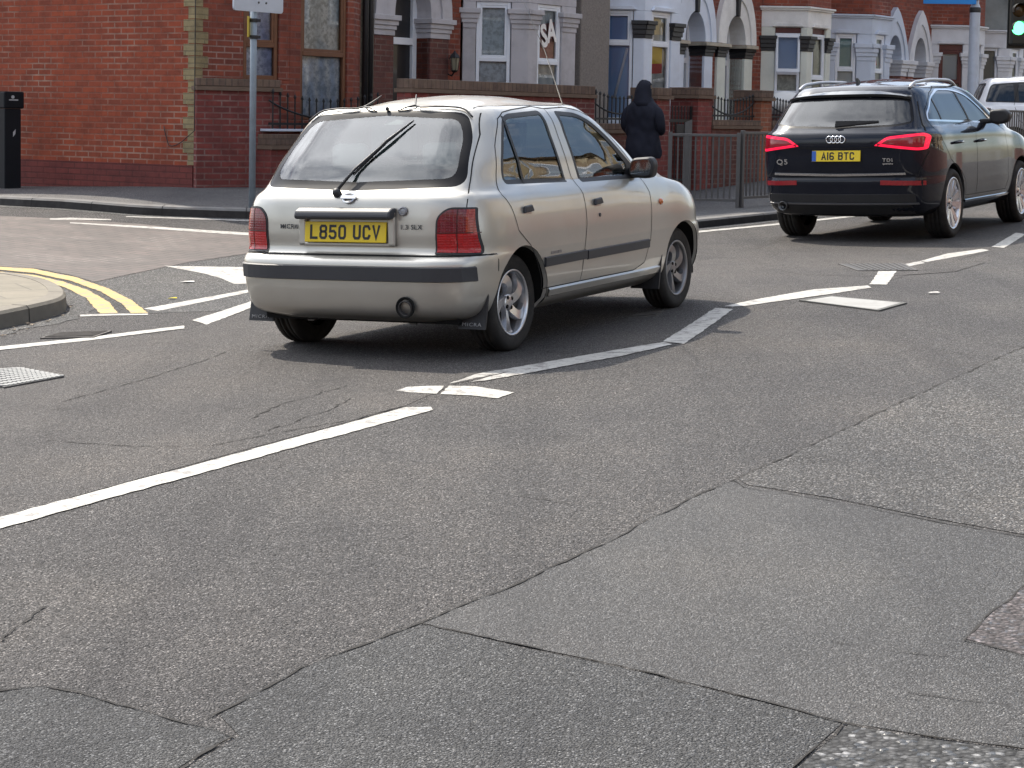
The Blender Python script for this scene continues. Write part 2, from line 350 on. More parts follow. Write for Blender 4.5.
# ramp and block paved table of the side road
patch('side_road',[(95,283),(122,277),(190,263),(252,254),(330,250),(420,262),(330,285),(250,310),(150,313.5),(133,301),(110,290)],A_DARK,.002)
def blockmat():
    nt=NT('block_paving'); g=pos(nt); mp=nt.a('ShaderNodeMapping'); mp.inputs['Rotation'].default_value=(0,0,R(28)); nt.l(g,mp.inputs[0])
    b=nt.a('ShaderNodeTexBrick',Scale=1,Mortar__Size=.009,Brick__Width=.21,Row__Height=.105,Mortar__Smooth=.3); b.offset=.5; nt.l(mp.outputs[0],b.inputs['Vector'])
    b.inputs['Color1'].default_value=(.092,.074,.068,1); b.inputs['Color2'].default_value=(.074,.063,.059,1); b.inputs['Mortar'].default_value=(.04,.036,.032,1)
    c=nt.mix(1.0,b.outputs['Color'],nt.ramp(nt.noise(g,2.5,6,.7),[(.3,(.75,.75,.75)),(.7,(1.2,1.15,1.12))]),'MULTIPLY')
    # sand and grit washed into some of the joints
    f=nt.a('ShaderNodeMath',_operation='MULTIPLY'); nt.l(b.outputs['Fac'],f.inputs[0]); nt.l(nt.ramp(nt.noise(g,1.1,3),[(.52,0),(.62,1)]),f.inputs[1])
    c=nt.mix(f.outputs[0],c,(.15,.13,.115)); nt.l(c,nt.p.inputs['Base Color']); nt.p.inputs['Roughness'].default_value=.8
    nt.bump(b.outputs['Fac'],-.4,.006); return nt.m
BLOCK=blockmat()
patch('side_road',[(-200,232),(-60,218),(0,216),(60,219),(140,224),(252,236),(340,241),(430,246),(330,249),(252,253),(190,262),(122,276),(95,282),(70,275),(40,269),(0,266.5),(-200,262)],BLOCK,.002)
# ---- painted markings, each its own sheet
def mark(name,px,mat=WHITE,dz=.0038,step=.2):
    P=pxpoly(px); Q=[]; n=len(P); rnd=random.Random(len(px)*7+int(px[0][0]))
    for i in range(n):
        a=Vector(P[i]); b=Vector(P[(i+1)%n]); k=max(1,min(60,int((b-a).length/.05))); d=(b-a); nn=Vector((-d.y,d.x)).normalized() if d.length>1e-6 else Vector((0,0))
        for j in range(k): Q.append(tuple(a.lerp(b,j/k)+nn*(rnd.uniform(-.005,.005) if j else 0)))
    return drape(name,Q,dz,mat,step)
mark('centre_line',[(-60,535),(-60,547),(0,529.5),(200,474.5),(300,446.5),(433,410.5),(431,407.5),(405,408),(300,437),(200,464.5),(0,518)])
mark('centre_line',[(396,391.3),(407,387.6),(430,386.5),(444,386.5),(437,394.4),(410,393)])
mark('centre_line',[(449,386.4),(475,386.9),(514,393.2),(498,399),(470,396),(440.5,394.8)])
mark('centre_line',[(449,384.2),(476,374.6),(521,367),(620,349.8),(664,342.5),(672.5,345),(620,356.8),(530,373.2),(484,381.5),(470,382.5),(510,372)],WHITEW)
mark('centre_line',[(663,341.8),(684,344.4),(733,309.6),(715,308.2)],WHITEW)
mark('centre_line',[(724,306.6),(733,307),(747,306.2),(828,294.8),(872,288),(868,286),(814,289.8),(747,301.6)])
mark('centre_line',[(869.8,284.6),(886.6,285),(896.7,271.2),(880,269.6)])
mark('centre_line',[(895,266.5),(899,268.4),(925,263.5),(920,261.5)],WHITEW)
mark('centre_line',[(920,261.5),(927,262.2),(989.5,250.6),(982,249.2),(948,253.7)])
mark('centre_line',[(992,247),(1004,248.2),(1026,234.6),(1016,233)])
mark('edge_line',[(694,231.6),(694,233.4),(768,226.2),(860,216.4),(860,215),(768,224.6)])
mark('give_way_line',[(-70,358),(-70,362),(0,350.5),(88,341),(184.6,329),(184,326),(88,338),(0,347)])
mark('give_way_line',[(192,320.6),(206.6,325.2),(255,306.5),(300,291),(296,287),(252,301.4)])
mark('give_way_line',[(144,309),(158,311.3),(252,292.2),(300,281),(296,278.6),(252,289.4)])
mark('hump_arrow',[(164,266.2),(249,267.6),(290,268),(286,284),(234,284.2),(222,279),(205,274)])
mark('yellow_line',[(-90,266.4),(-40,266.2),(0,267.2),(33,269),(76,277.6),(109,289),(132,300.6),(148.5,313.5),(130.8,313.7),(122,304),(101.6,292.2),(71,281.2),(33,273.2),(0,270.2),(-40,269),(-90,269)],YELLOW)
mark('yellow_line',[(-90,270.5),(-40,270.6),(0,272),(33,275.2),(63.5,281.9),(89,290.8),(109,302.2),(118,313.6),(100,313.8),(86.3,298.4),(66,288.2),(38,278.6),(0,274.6),(-40,273),(-90,273)],YELLOW)
mark('edge_line',[(50,218.6),(50,220),(111,220.6),(111,219.4),(70,218)],WHITEW)
mark('edge_line',[(70,222.6),(70,223.6),(164,229.8),(252,235.8),(300,239),(300,237),(252,233.2),(164,227.6)])
mark('edge_line',[(126,216.4),(126,217.3),(252,221.6),(300,223.2),(300,222),(252,220.2)],WHITEW)
mark('edge_line',[(80,315.2),(80,317),(104,316.2),(148,315.4),(148,314),(104,314.2)],WHITEW)
# ---- cracks
def crack(px,w=.007,jit=.012,dz=.0046):
    P=[G(x,y,dz) for x,y in px]; Q=[]
    for a,b in zip(P[:-1],P[1:]):
        n=max(2,int((b-a).length/.035)); Q+=[a.lerp(b,k/n) for k in range(n)]
    Q.append(P[-1]); A_=[];B_=[]; off=0
    for i,q in enumerate(Q):
        d=(Q[min(i+1,len(Q)-1)]-Q[max(i-1,0)]); d.z=0; d.normalize(); nn=Vector((-d.y,d.x,0)); off=off*.65+random.uniform(-jit,jit)*.45
        ww=w*random.choice((.15,.35,.6,.8,1.0,1.3))
        for lst,s in ((A_,-1),(B_,1)):
            p=q+nn*(off+s*ww/2); p.z=ground(p.x,p.y)+dz; lst.append(p)
    m=MB(); m.strip(A_,B_); return tag(m.build('road_crack',CRACK),kind='structure')
crack([(196,722),(215,712),(300,668),(420,622),(500,590),(600,545),(680,503),(735,478),(800,450),(880,412),(960,375),(1024,346),(1090,316)],.009)
crack([(-20,692),(0,690),(45,685),(110,700),(160,715),(215,728),(237,736),(190,762),(150,790)],.009)
crack([(420,622),(520,645),(620,665),(720,690),(845,722),(930,736),(1050,752)],.006)
crack([(845,722),(795,768),(770,790)],.007); crack([(735,480),(745,487),(830,500),(930,520),(1040,539)],.006)
crack([(1030,582),(990,615),(965,640),(1024,655),(1040,660)],.007)
crack([(60,402),(140,380),(205,360),(225,352)],.008); crack([(48,440),(133,446),(212,445),(297,428),(350,420),(430,398)],.007,.02)
crack([(250,418),(285,402),(310,396),(345,385)],.012,.03); crack([(270,430),(300,420),(335,408),(352,398)],.010,.03); crack([(225,410),(268,405)],.006,.02)
crack([(490,346),(560,353),(640,352)],.006); crack([(690,256),(730,258),(790,257)],.012,.02); crack([(0,640),(14,628),(40,606)],.008,.02); crack([(340,470),(395,472),(440,480)],.004,.02)
crack([(520,495),(580,505),(650,510)],.004,.02); crack([(830,640),(880,650),(950,655)],.003,.02); crack([(900,690),(960,700),(1010,705)],.004,.02); crack([(905,345),(960,352),(1024,362)],.004,.02); crack([(800,300),(740,312),(700,322)],.005,.02)
# ---- covers and gratings set in the road (things)
def cover(name,label,cat,px,mats,dz=.010,lines=0,group=None):
    P=[G(x,y,dz) for x,y in px]; c=sum(P,Vector())/4; r=empty(name,label,cat,c,group=group)
    L=[p-c for p in P]; I=[p*.9 for p in L]
    m=MB()
    for i in range(4): j=(i+1)%4; m.prism([L[i],L[j],I[j],I[i]],(0,0,-.012))
    m.build('frame',mats[0],r); m=MB(); m.prism([p*.89+Vector((0,0,-.001)) for p in L],(0,0,-.012)); pl=m.build('plate',mats[1],r)
    if lines:
        m=MB()
        for k in range(1,lines):
            t=k/lines; a=I[0].lerp(I[1],t); b=I[3].lerp(I[2],t); d=(I[1]-I[0])/lines*.28
            m.prism([a,a+d,b+d,b],(0,0,.004))
        m.build('bars',mats[0],r)
    return r
cover('manhole_cover','pale grey rectangular manhole cover beside the broken white centre line','manhole cover',[(799,300),(829,295.4),(907,302.4),(879,310.2)],(pbr('frame_grey',(.10,.10,.095),.8,0),pbr('cover_pale',(.31,.31,.30),.85,var=.25,vs=8,dirt=.4)))
cover('drain_cover','dark iron drain cover in a light patch behind the black car','drain cover',[(838,263.5),(903,263),(918,269.8),(858,270.4)],(IRON,pbr('cover_dark',(.045,.045,.045),.6,.4)),lines=9)
cover('gully_grating','dark slotted gully grating by the kerb of the traffic island','drain cover',[(40,337.6),(60,332),(112,330.5),(94,336.6)],(pbr('grate_dusty',(.13,.12,.11),.8,var=.4,vs=40),pbr('gully_hole',(.03,.028,.026),.9)),lines=12)
cover('gully_grating','small iron grating in the shadow under the silver hatchback','drain cover',[(628,317),(640,313),(664,310),(656,315)],(IRON,MATS['gully_hole']),lines=6)
def studs():
    P=[G(x,y,.010) for x,y in ((-40,371),(20,368),(64,376),(4,387))]; c=sum(P,Vector())/4; r=empty('studded_cover','worn steel cover with raised bright studs near left kerb','manhole cover',c)
    L=[p-c for p in P]; m=MB(); m.prism(L,(0,0,-.012)); m.build('plate',pbr('worn_steel',(.10,.097,.093),.8,0,var=.4,vs=25),r)
    m=MB()
    for i in range(14):
        for j in range(9):
            a=(i+.5)/14; b=(j+.5)/9; p=L[0].lerp(L[1],a).lerp(L[3].lerp(L[2],a),b); q=.022
            m.ob(p+Vector((-q,-q*.6,-.001)),(2*q,0,0),(0,q*1.2,0),(0,0,.006))
    o=m.build('studs',pbr('bright_steel',(.30,.30,.29),.7,0,var=.4,vs=40),r); o['kind']='stuff'
studs()
# ---- kerbs and footways
def kerb(name,pts,w,h,mat,stone=.9):
    """stones along a polyline; the pavement lies to the left of travel"""
    P=[Vector((p[0],p[1],0)) for p in pts]; n=len(P); off=[]
    for i in range(n):
        d=(P[min(i+1,n-1)]-P[max(i-1,0)]).normalized(); off.append(Vector((-d.y,d.x,0)))
    m=MB()
    def row(i,o,z): p=P[i]+off[i]*o; return Vector((p.x,p.y,ground(p.x,p.y)+z))
    rows=[[row(i,o,z) for i in range(n)] for o,z in ((0,-.02),(.008,h-.02),(.026,h),(w,h+.006),(w,h-.05))]
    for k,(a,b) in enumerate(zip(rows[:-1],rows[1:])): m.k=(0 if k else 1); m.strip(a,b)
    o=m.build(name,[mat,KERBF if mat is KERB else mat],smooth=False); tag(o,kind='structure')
    acc=0; jm=MB()
    for i in range(n-1):
        L=(P[i+1]-P[i]).length; s=stone-acc
        while s<L and L<6:
            t=s/L; q=[]
            d=(P[i+1]-P[i]).normalized()*.005
            pr=[rr_[i].lerp(rr_[i+1],t) for rr_ in rows[:4]]
            A_=[p-d+Vector((0,0,.0015)) for p in pr]; B_=[p+d+Vector((0,0,.0015)) for p in pr]
            for a_,b_ in ((A_,1),(B_,1)):
                a_[0]=a_[0]-off[i]*.002; a_[1]=a_[1]-off[i]*.002
            jm.strip(A_,B_); s+=stone
        acc=(acc+L)%stone
    tag(jm.build('kerb_joints',CRACK),kind='structure')
    rnd=random.Random(5); g1=[];g2=[]
    for i in range(n):
        a_=P[i]-off[i]*-.002; b_=P[i]-off[i]*(.14+.10*rnd.random()); g1.append(Vector((b_.x,b_.y,ground(b_.x,b_.y)+.0030))); g2.append(Vector((a_.x,a_.y,ground(a_.x,a_.y)+.0034)))
    gm=MB(); gm.strip(g1,g2); tag(gm.build('gutter',A_DARK),kind='structure')
    return [tuple((P[i]+off[i]*w)[:2]) for i in range(n)]
KP=[(-420,184),(-200,193.5),(-80,200),(0,205.5),(60,208.6),(101,211.8),(142,215),(200,217.4),(254,219)]
KR=[(693,229),(768,221),(860,212.3),(950,204),(1060,195)]
kl=[G(*p) for p in KP]; kr=[G(*p) for p in KR]
if 'DBG' in globals(): print([tuple(round(c,2) for c in p) for p in kl],[tuple(round(c,2) for c in p) for p in kr])
p0,p3=kl[-1],kr[0]; d0=(kl[-1]-kl[-2]).normalized(); d1=(kr[1]-kr[0]).normalized(); Lm=(p3-p0).length
mid=[]
for k in range(1,10):
    t=k/10; b=((1-t)**3*p0+3*(1-t)**2*t*(p0+d0*Lm*.38)+3*(1-t)*t*t*(p3-d1*Lm*.38)+t**3*p3); mid.append(b)
KL=smoothline([tuple(p)[:2] for p in kl+mid+kr],3)
E_=KL[-1]; far=[(E_[0]+FU.x*s,E_[1]+FU.y*s) for s in (4,10,25,60)]; KL=KL+far
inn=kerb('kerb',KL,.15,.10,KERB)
back=[fac(60,-2,0),fac(15,-2,0),fac(0,-2,0),fac(-6,-2,0),Vector((-4.5,26,0)),Vector((-14,32,0)),Vector((-40,48,0)),Vector((-45,30,0))]
# back edge follows the house line; the ends meet the kerb
drape('pavement',inn+[tuple(p)[:2] for p in back[:-1]]+[(inn[0][0]-3,inn[0][1]+3)],.104,PAVE,.5,thick=.05)
IS=[(-150,287),(-60,283.2),(0,283),(25,285.5),(48,290.6),(62,297.5),(67,304.6),(61,311),(38,317.5),(0,326),(-60,337.5),(-150,356)]
isl=smoothline([tuple(G(x,y+3.5))[:2] for x,y in IS],3)
inn2=kerb('kerb',isl[::-1],.13,.115,KERBL)
def slabmat():
    nt=NT('paving_slabs'); g=pos(nt); mp=nt.a('ShaderNodeMapping'); mp.inputs['Rotation'].default_value=(0,0,R(-30)); nt.l(g,mp.inputs[0])
    b=nt.a('ShaderNodeTexBrick',Scale=1,Mortar__Size=.008,Brick__Width=.6,Row__Height=.45); nt.l(mp.outputs[0],b.inputs['Vector'])
    b.inputs['Color1'].default_value=(.19,.17,.13,1); b.inputs['Color2'].default_value=(.155,.14,.108,1); b.inputs['Mortar'].default_value=(.11,.10,.08,1)
    c=nt.mix(1.0,b.outputs['Color'],nt.ramp(nt.noise(g,3,6,.7),[(.3,(.75,.75,.72)),(.7,(1.15,1.12,1.1))]),'MULTIPLY'); nt.l(c,nt.p.inputs['Base Color']); nt.p.inputs['Roughness'].default_value=.85; return nt.m
drape('pavement',inn2,.118,slabmat(),.5,thick=.05)
# ================================================================== cars
def catmull(A,sub,mirror=False):
    A=np.asarray(A,float)
    n=len(A); d=np.diff(A,axis=0); h=np.linalg.norm(d,axis=2,keepdims=True) if A.ndim==3 else np.linalg.norm(d,axis=1,keepdims=True)
    h=np.maximum(h,1e-6); s=d/h; m=np.zeros_like(A)
    m[1:-1]=(h[1:]*s[:-1]+h[:-1]*s[1:])/(h[1:]+h[:-1]); m[0]=s[0]; m[-1]=s[-1]
    if mirror:
        for k in (0,-1): m[k]=0; m[k][...,1]=np.linalg.norm(s[k],axis=-1)*np.sign(s[k][...,1]+1e-12)
    out=[]
    for i in range(n-1):
        for k in range(sub):
            t=k/sub; out.append((2*t**3-3*t*t+1)*A[i]+(t**3-2*t*t+t)*h[i]*m[i]+(-2*t**3+3*t*t)*A[i+1]+(t**3-t*t)*h[i]*m[i+1])
    out.append(A[-1]); return np.array(out)
def surface(rows,subu=5,subv=5):
    A=np.array(rows,float)                       # L x C x 3
    B=catmull(np.transpose(A,(1,0,2)),subu,True) # along columns
    B=np.transpose(B,(1,0,2)); Cc=catmull(B,subv)
    Lr,Cn=Cc.shape[:2]; bm=bmesh.new()
    def ring(sign): return [[bm.verts.new((p[0],sign*max(0,p[1]),p[2])) for p in row] for row in Cc]
    a=ring(1); b=ring(-1)
    for i in range(Lr-1):
        for j in range(Cn-1):
            for g,fl in ((a,0),(b,1)):
                q=[g[i][j],g[i][j+1],g[i+1][j+1],g[i+1][j]]
                bm.faces.new(q[::-1] if fl==0 else q)
    bmesh.ops.remove_doubles(bm,verts=bm.verts,dist=2e-4)
    bmesh.ops.dissolve_degenerate(bm,dist=1e-5,edges=bm.edges)
    bmesh.ops.recalc_face_normals(bm,faces=bm.faces)
    c=sum((f.normal.dot(f.calc_center_median()-Vector((.9,0,.7)))*f.calc_area() for f in bm.faces))
    if c<0: bmesh.ops.reverse_faces(bm,faces=bm.faces)
    return bm
AX={'xz':(0,2,Vector((1,0,0)),Vector((0,0,1))),'yz':(1,2,Vector((0,1,0)),Vector((0,0,1)))}
def inpoly(p,poly):
    c=False; j=len(poly)-1
    for i in range(len(poly)):
        a,b=poly[i],poly[j]
        if (a[1]>p[1])!=(b[1]>p[1]) and p[0]<(b[0]-a[0])*(p[1]-a[1])/(b[1]-a[1])+a[0]: c=not c
        j=i
    return c
def cut(bm,poly,axes,pred):
    i,j,A_,B_=AX[axes]; n=len(poly)
    for k in range(n):
        p,q=poly[k],poly[(k+1)%n]; lo=(min(p[0],q[0])-1e-4,min(p[1],q[1])-1e-4); hi=(max(p[0],q[0])+1e-4,max(p[1],q[1])+1e-4)
        if abs(p[0]-q[0])+abs(p[1]-q[1])<1e-7: continue
        fs=[]
        for f in bm.faces:
            xs=[v.co[i] for v in f.verts]; zs=[v.co[j] for v in f.verts]
            if min(xs)<=hi[0] and max(xs)>=lo[0] and min(zs)<=hi[1] and max(zs)>=lo[1] and pred(f): fs.append(f)
        if not fs: continue
        ge=set(fs)
        for f in fs: ge.update(f.edges); ge.update(f.verts)
        no=A_*(-(q[1]-p[1]))+B_*(q[0]-p[0]); bmesh.ops.bisect_plane(bm,geom=list(ge),dist=1e-6,plane_co=A_*p[0]+B_*p[1],plane_no=no.normalized())
    return [f for f in bm.faces if pred(f) and inpoly((f.calc_center_median()[i],f.calc_center_median()[j]),poly)]
def extract(bm,faces):
    nb=bmesh.new(); mp={}
    for f in faces:
        for v in f.verts:
            if v not in mp: mp[v]=nb.verts.new(v.co)
        try: nb.faces.new([mp[v] for v in f.verts])
        except ValueError: pass
    bmesh.ops.delete(bm,geom=faces,context='FACES'); return nb
def finish(bm,name,mat,parent,offset=0,smooth=True,thick=0):
    bm.normal_update()
    if offset:
        nn=[v.normal.copy() for v in bm.verts]
        for v,k in zip(bm.verts,nn): v.co+=k*offset
    if thick:
        r=bmesh.ops.extrude_face_region(bm,geom=[e for e in bm.edges if e.is_boundary])
        for v in [g for g in r['geom'] if isinstance(g,bmesh.types.BMVert)]:
            v.co-=v.normal*thick if v.normal.length>.1 else Vector()
    me=bpy.data.meshes.new(name); bm.to_mesh(me); bm.free(); return link(name,me,mat,parent,smooth)
def side(s): return lambda f:(f.calc_center_median().y*s>.25 and abs(f.normal.y)>.25)
def roundpoly(P,r,n=4):
    """round the corners of a polygon; r a number or one per corner"""
    out=[]; k=len(P)
    for i in range(k):
        rr=r[i] if hasattr(r,'__len__') else r
        a=Vector(P[i-1]); b=Vector(P[i]); c=Vector(P[(i+1)%k])
        if rr<=0: out.append(tuple(b)); continue
        d0=(a-b); d1=(c-b); l=min(rr,d0.length*.45,d1.length*.45); p=b+d0.normalized()*l; q=b+d1.normalized()*l
        for t in range(n+1):
            t/=n; out.append(tuple((1-t)**2*p+2*(1-t)*t*b+t*t*q))
    return out
def shrink(P,d):
    k=len(P); ar=sum(P[i-1][0]*P[i][1]-P[i][0]*P[i-1][1] for i in range(k)); sg=1 if ar>0 else -1; out=[]
    for i in range(k):
        a=Vector(P[i-1]); b=Vector(P[i]); c=Vector(P[(i+1)%k]); e0=(b-a).normalized(); e1=(c-b).normalized(); n0=Vector((-e0.y,e0.x))*sg; n1=Vector((-e1.y,e1.x))*sg; n=(n0+n1); n=n.normalized() if n.length>1e-6 else n0
        out.append(tuple(b+n*(d/max(.5,n.dot(n0)))))
    return out
class Surf:
    def __init__(s,bm): s.t=BVHTree.FromBMesh(bm)
    def hit(s,a,b,axes,sgn):
        if axes=='xz': r=s.t.ray_cast(Vector((a,3*sgn,b)),Vector((0,-sgn,0)))
        else: r=s.t.ray_cast(Vector((6*sgn,a,b)),Vector((-sgn,0,0)))
        return r[0],r[1]
    def ribbon(s,m,pts,w,axes,sgn,off=.0015,step=.03,closed=False,taper=False):
        P=[Vector(p) for p in pts]
        if closed: P.append(P[0])
        Q=[]
        for a,b in zip(P[:-1],P[1:]):
            k=max(1,int((b-a).length/step)); Q+=[a.lerp(b,i/k) for i in range(k)]
        Q.append(P[-1]); L1=[];L2=[]; n=len(Q)
        for i,q in enumerate(Q):
            d=(Q[min(i+1,n-1)]-Q[max(i-1,0)]); 
            if closed and i in (0,n-1): d=Q[1]-Q[n-2]
            d.normalize(); nn=Vector((-d.y,d.x)); pr=[]
            for e in (-1,1):
                h,no=s.hit(q.x+nn.x*e*w/2,q.y+nn.y*e*w/2,axes,sgn)
                if h is None: break
                pr.append(h+no*off)
            if len(pr)==2: L1.append(pr[0]); L2.append(pr[1])
        if len(L1)>1: m.strip(L1,L2)
        return L1,L2
BLK=pbr('black_trim',(.022,.022,.024),.55,var=.3,vs=20); RUB=pbr('tyre_rubber',(.028,.027,.026),.75,var=.35,vs=14,bump=.15,bs=90,dirt=.25); GREYP=pbr('grey_trim',(.038,.039,.044),.5,var=.2)
SEAM=pbr('shut_line',(.016,.016,.016),.8); ALLOY=pbr('alloy',(.62,.63,.65),.28,.85,var=.12,dirt=.12); ALLOYD=pbr('alloy_dull',(.26,.26,.27),.4,.8,var=.2,dirt=.3); CHROME=pbr('chrome',(.78,.78,.80),.12,1.0,var=.03); WELL=pbr('wheel_well',(.012,.012,.012),.9)
SEAT=pbr('seat_cloth',(.16,.165,.17),.9,var=.3,vs=40); MIRR=pbr('mirror_glass',(.36,.38,.39),.04,1.0,var=.01); PLY=pbr('plate_yellow',(.78,.56,.02),.35,var=.05,spec=.4); PLK=pbr('plate_black',(.012,.012,.014),.5)
def wheel(parent,x,y,z,r,rr,w,sgn,spokes,rimmat,style):
    """sgn=-1: right-hand wheel, outer face towards -y"""
    o=(0,sgn,0); m=MB(); h=w/2
    prof=[(rr*.92,-h*.9),(rr*1.02,-h),(r*.93,-h),(r*.985,-h*.82),(r,-h*.6),(r,-h*.42),(r-.008,-h*.40),(r-.008,-h*.34),(r,-h*.32),(r,-.012),(r-.008,-.010),(r-.008,.010),(r,.012),(r,h*.32),(r-.008,h*.34),(r-.008,h*.40),(r,h*.42),(r,h*.6),(r*.985,h*.82),(r*.93,h),(r*.86,h*1.02),(rr*1.06,h*.98),(rr*1.0,h*.92),(rr*.97,h*.82)]
    m.lathe(prof,(0,0,0),o,48); wh=m.build('wheel',RUB,parent,True,recalc=False,loc=(x,y,z))
    m=MB(); m.lathe([(rr*1.0,h*.93),(rr*.985,h*.97),(rr*.94,h*.95),(rr*.90,h*.80),(rr*.88,h*.2),(rr*.84,-h*.5)],(0,0,0),o,48); 
    def P(rad,ang,d): return Vector((math.cos(ang)*rad,d*sgn,math.sin(ang)*rad))
    hub=rr*.30
    for k in range(spokes):
        a=2*PI*k/spokes+(.35 if style=='swirl' else .12)
        if style=='swirl':
            L1=[];L2=[];D1=[];D2=[]
            for i in range(9):
                t=i/8; rad=hub*.6+(rr*.92-hub*.6)*t; an=a+.55*t*t*(-sgn); wd=(.052-.016*math.sin(t*PI)+.022*t*t)*rr/.18
                dep=h*(.55+.30*math.sin(t*PI*.8)); n_=wd/max(rad,.03)
                L1.append(P(rad,an-n_*.6,dep)); L2.append(P(rad,an+n_*.6,dep-.006)); D1.append(P(rad,an-n_*.75,dep-.03)); D2.append(P(rad,an+n_*.75,dep-.036))
            m.strip(L1,L2); m.strip(D1,L1); m.strip(L2,D2)
        else:
            for e in (-1,1):
                L1=[];L2=[];D1=[];D2=[]
                for i in range(7):
                    t=i/6; rad=hub*.6+(rr*.94-hub*.6)*t; off=e*(.012+.045*t)*rr/.24; wd=.020*rr/.24*(1+.7*t); an=a+math.atan2(off,rad); dep=h*(.62+.25*t)
                    n_=wd/max(rad,.03); L1.append(P(rad,an-n_,dep)); L2.append(P(rad,an+n_,dep)); D1.append(P(rad,an-n_*1.3,dep-.035)); D2.append(P(rad,an+n_*1.3,dep-.035))
                m.strip(L1,L2); m.strip(D1,L1); m.strip(L2,D2)
    m.lathe([(.001,h*.70),(hub*.5,h*.70),(hub*.85,h*.62),(hub,h*.50),(hub,h*.1)],(0,0,0),o,24)
    m.build('rim',rimmat,wh,True,recalc=False)
    m=MB(); m.lathe([(.001,-h*.1),(rr*.62,-h*.1),(rr*.62,-h*.3),(rr*.9,-h*.32)],(0,0,0),o,32); m.build('brake_disc',pbr('brake_iron',(.05,.045,.04),.6,.5),wh,True)
    for k in range(4 if style=='swirl' else 5):
        a=2*PI*k/(4 if style=='swirl' else 5)+.6; m=MB(); m.lathe([(.011,h*.60),(.011,h*.715),(.001,h*.715)],P(hub*.62,a,0),o,8); m.build('wheel_nut',WELL,wh)
    return wh
def arches(bm,parent,wb,wz,ra,ymin,zmax,flat=0):
    for cx in (0,wb):
        poly=[(cx+ra*math.cos(a)*1.0,wz+flat+ra*math.sin(a)) for a in np.linspace(0,PI,22)]+[(cx-ra,.02),(cx+ra,.02)]
        for s in (1,-1):
            pr=lambda f:(f.calc_center_median().y*s>ymin and f.calc_center_median().z<zmax)
            bmesh.ops.delete(bm,geom=cut(bm,poly,'xz',pr),context='FACES')
def arch_lips(sf,parent,wb,wz,ra,paint,fl=0,yin=.45,wlip=.022):
    for cx in (0,wb):
        for s in (1,-1):
            O=[];I=[];N=[]
            for a in np.linspace(-.35,PI+.35,34):
                x=cx+(ra)*math.cos(a); z=max(.21,wz+fl+ra*math.sin(a)); h,no=sf.hit(cx+(ra+.008)*math.cos(a),max(.22,wz+fl+(ra+.008)*math.sin(a)),'xz',s)
                if h is None: continue
                O.append(Vector((x,h.y-s*.004,z))); I.append(Vector((x,s*yin,z))); N.append(Vector((cx+(ra-.009)*math.cos(a),h.y-s*.022,max(.2,wz+fl+(ra-.009)*math.sin(a)))))
            m=MB(); m.strip(O,I); m.add([Vector((cx,s*yin,wz))]+I,[(0,i,i+1) for i in range(1,len(I))]); m.build('wheel_arch_liner',WELL,parent)
            lp=MB(); lp.strip(O,N); lp.build('wheel_arch_lip',paint,parent,True)
def glazing(bm,poly,axes,pred,seal,parent,gmat,smat,names=('side_window','window_seal'),off=-.004,inner=None):
    reg=extract(bm,cut(bm,poly,axes,pred)); inn=inner or [shrink(poly,seal)]
    ob=None
    for q in inn:
        g=extract(reg,cut(reg,q,axes,lambda f:True)); ob=finish(g,names[0],gmat,parent,off)
    finish(reg,names[1],smat,ob,-.0015)
    return ob
def seat(parent,x,y,z,w=.48,name='seat',mat=None):
    m=MB(); m.box(x,x+.48,y-w/2,y+w/2,z,z+.14)
    m.prism([(x-.02,y-w/2,z+.1),(x+.10,y-w/2,z+.1),(x-.06,y-w*.42,z+.62),(x-.16,y-w*.42,z+.62)],(0,w,0))
    o=m.build(name,mat or SEAT,parent,bevel=.04); m=MB(); m.box(x-.19,x-.10,y-.13,y+.13,z+.66,z+.84); m.tube([(x-.13,y-.06,z+.6),(x-.14,y-.06,z+.7)],.008); m.tube([(x-.13,y+.06,z+.6),(x-.14,y+.06,z+.7)],.008)
    m.build('headrest',mat or SEAT,o,bevel=.035)
def row(xr,w,xf,zr,zs,zf,cr=1.0,fx=(.35,.13,.03),sx=None,wr=(.45,.73,.885,.965),wf=(.98,.95,.80,.46)):
    """one level of the body: rear centre ... side ... front centre (14 points)"""
    sx=sx or (.10,.55,1.0,1.6,2.1); x4=max(xr+.2*cr,-.33) if xr<0 else xr+.2*cr
    pts=[(xr,0,zr),(xr+.008*cr,wr[0]*w,zr),(xr+.030*cr,wr[1]*w,zr),(xr+.085*cr,wr[2]*w,zr),(xr+.20*cr,wr[3]*w,zs+(zr-zs)*.7)]
    for i,x in enumerate(sx): pts.append((x,w*(1 if i<4 else wf[0]),zs+(zf-zs)*(0 if i<3 else (.1 if i==3 else .35))))
    pts+=[(xf-fx[0],w*wf[1],zs+(zf-zs)*.8),(xf-fx[1],w*wf[2],zf),(xf-fx[2],w*wf[3],zf),(xf,0,zf)]
    return pts
def green(xr,w,xf,zr,zs,zf,cr=1.0,yf=.96):
    """a level of the glasshouse; the side points run from rear pillar to windscreen pillar"""
    xa=xr+.10*cr; xb=xf-.10
    pts=[(xr,0,zr),(xr+.008*cr,.45*w,zr),(xr+.030*cr,.735*w,zr),(xr+.080*cr,.895*w,zr),(xr+.175*cr,.972*w,zs+(zr-zs)*.6)]
    s0=xr+.175*cr; s1=xf-.22
    for k in range(1,6):
        t=k/6; pts.append((s0+(s1-s0)*t,w,zs))
    pts+=[(xf-.16,w*yf,zs+(zf-zs)*.45),(xf-.07,w*.78,zf),(xf-.015,w*.42,zf),(xf,0,zf)]
    return pts
def dome(xr,w,xf,zf_):
    r=green(xr,w,xf,0,0,0); return [(x,y,zf_(x,y)) for x,y,z in r]
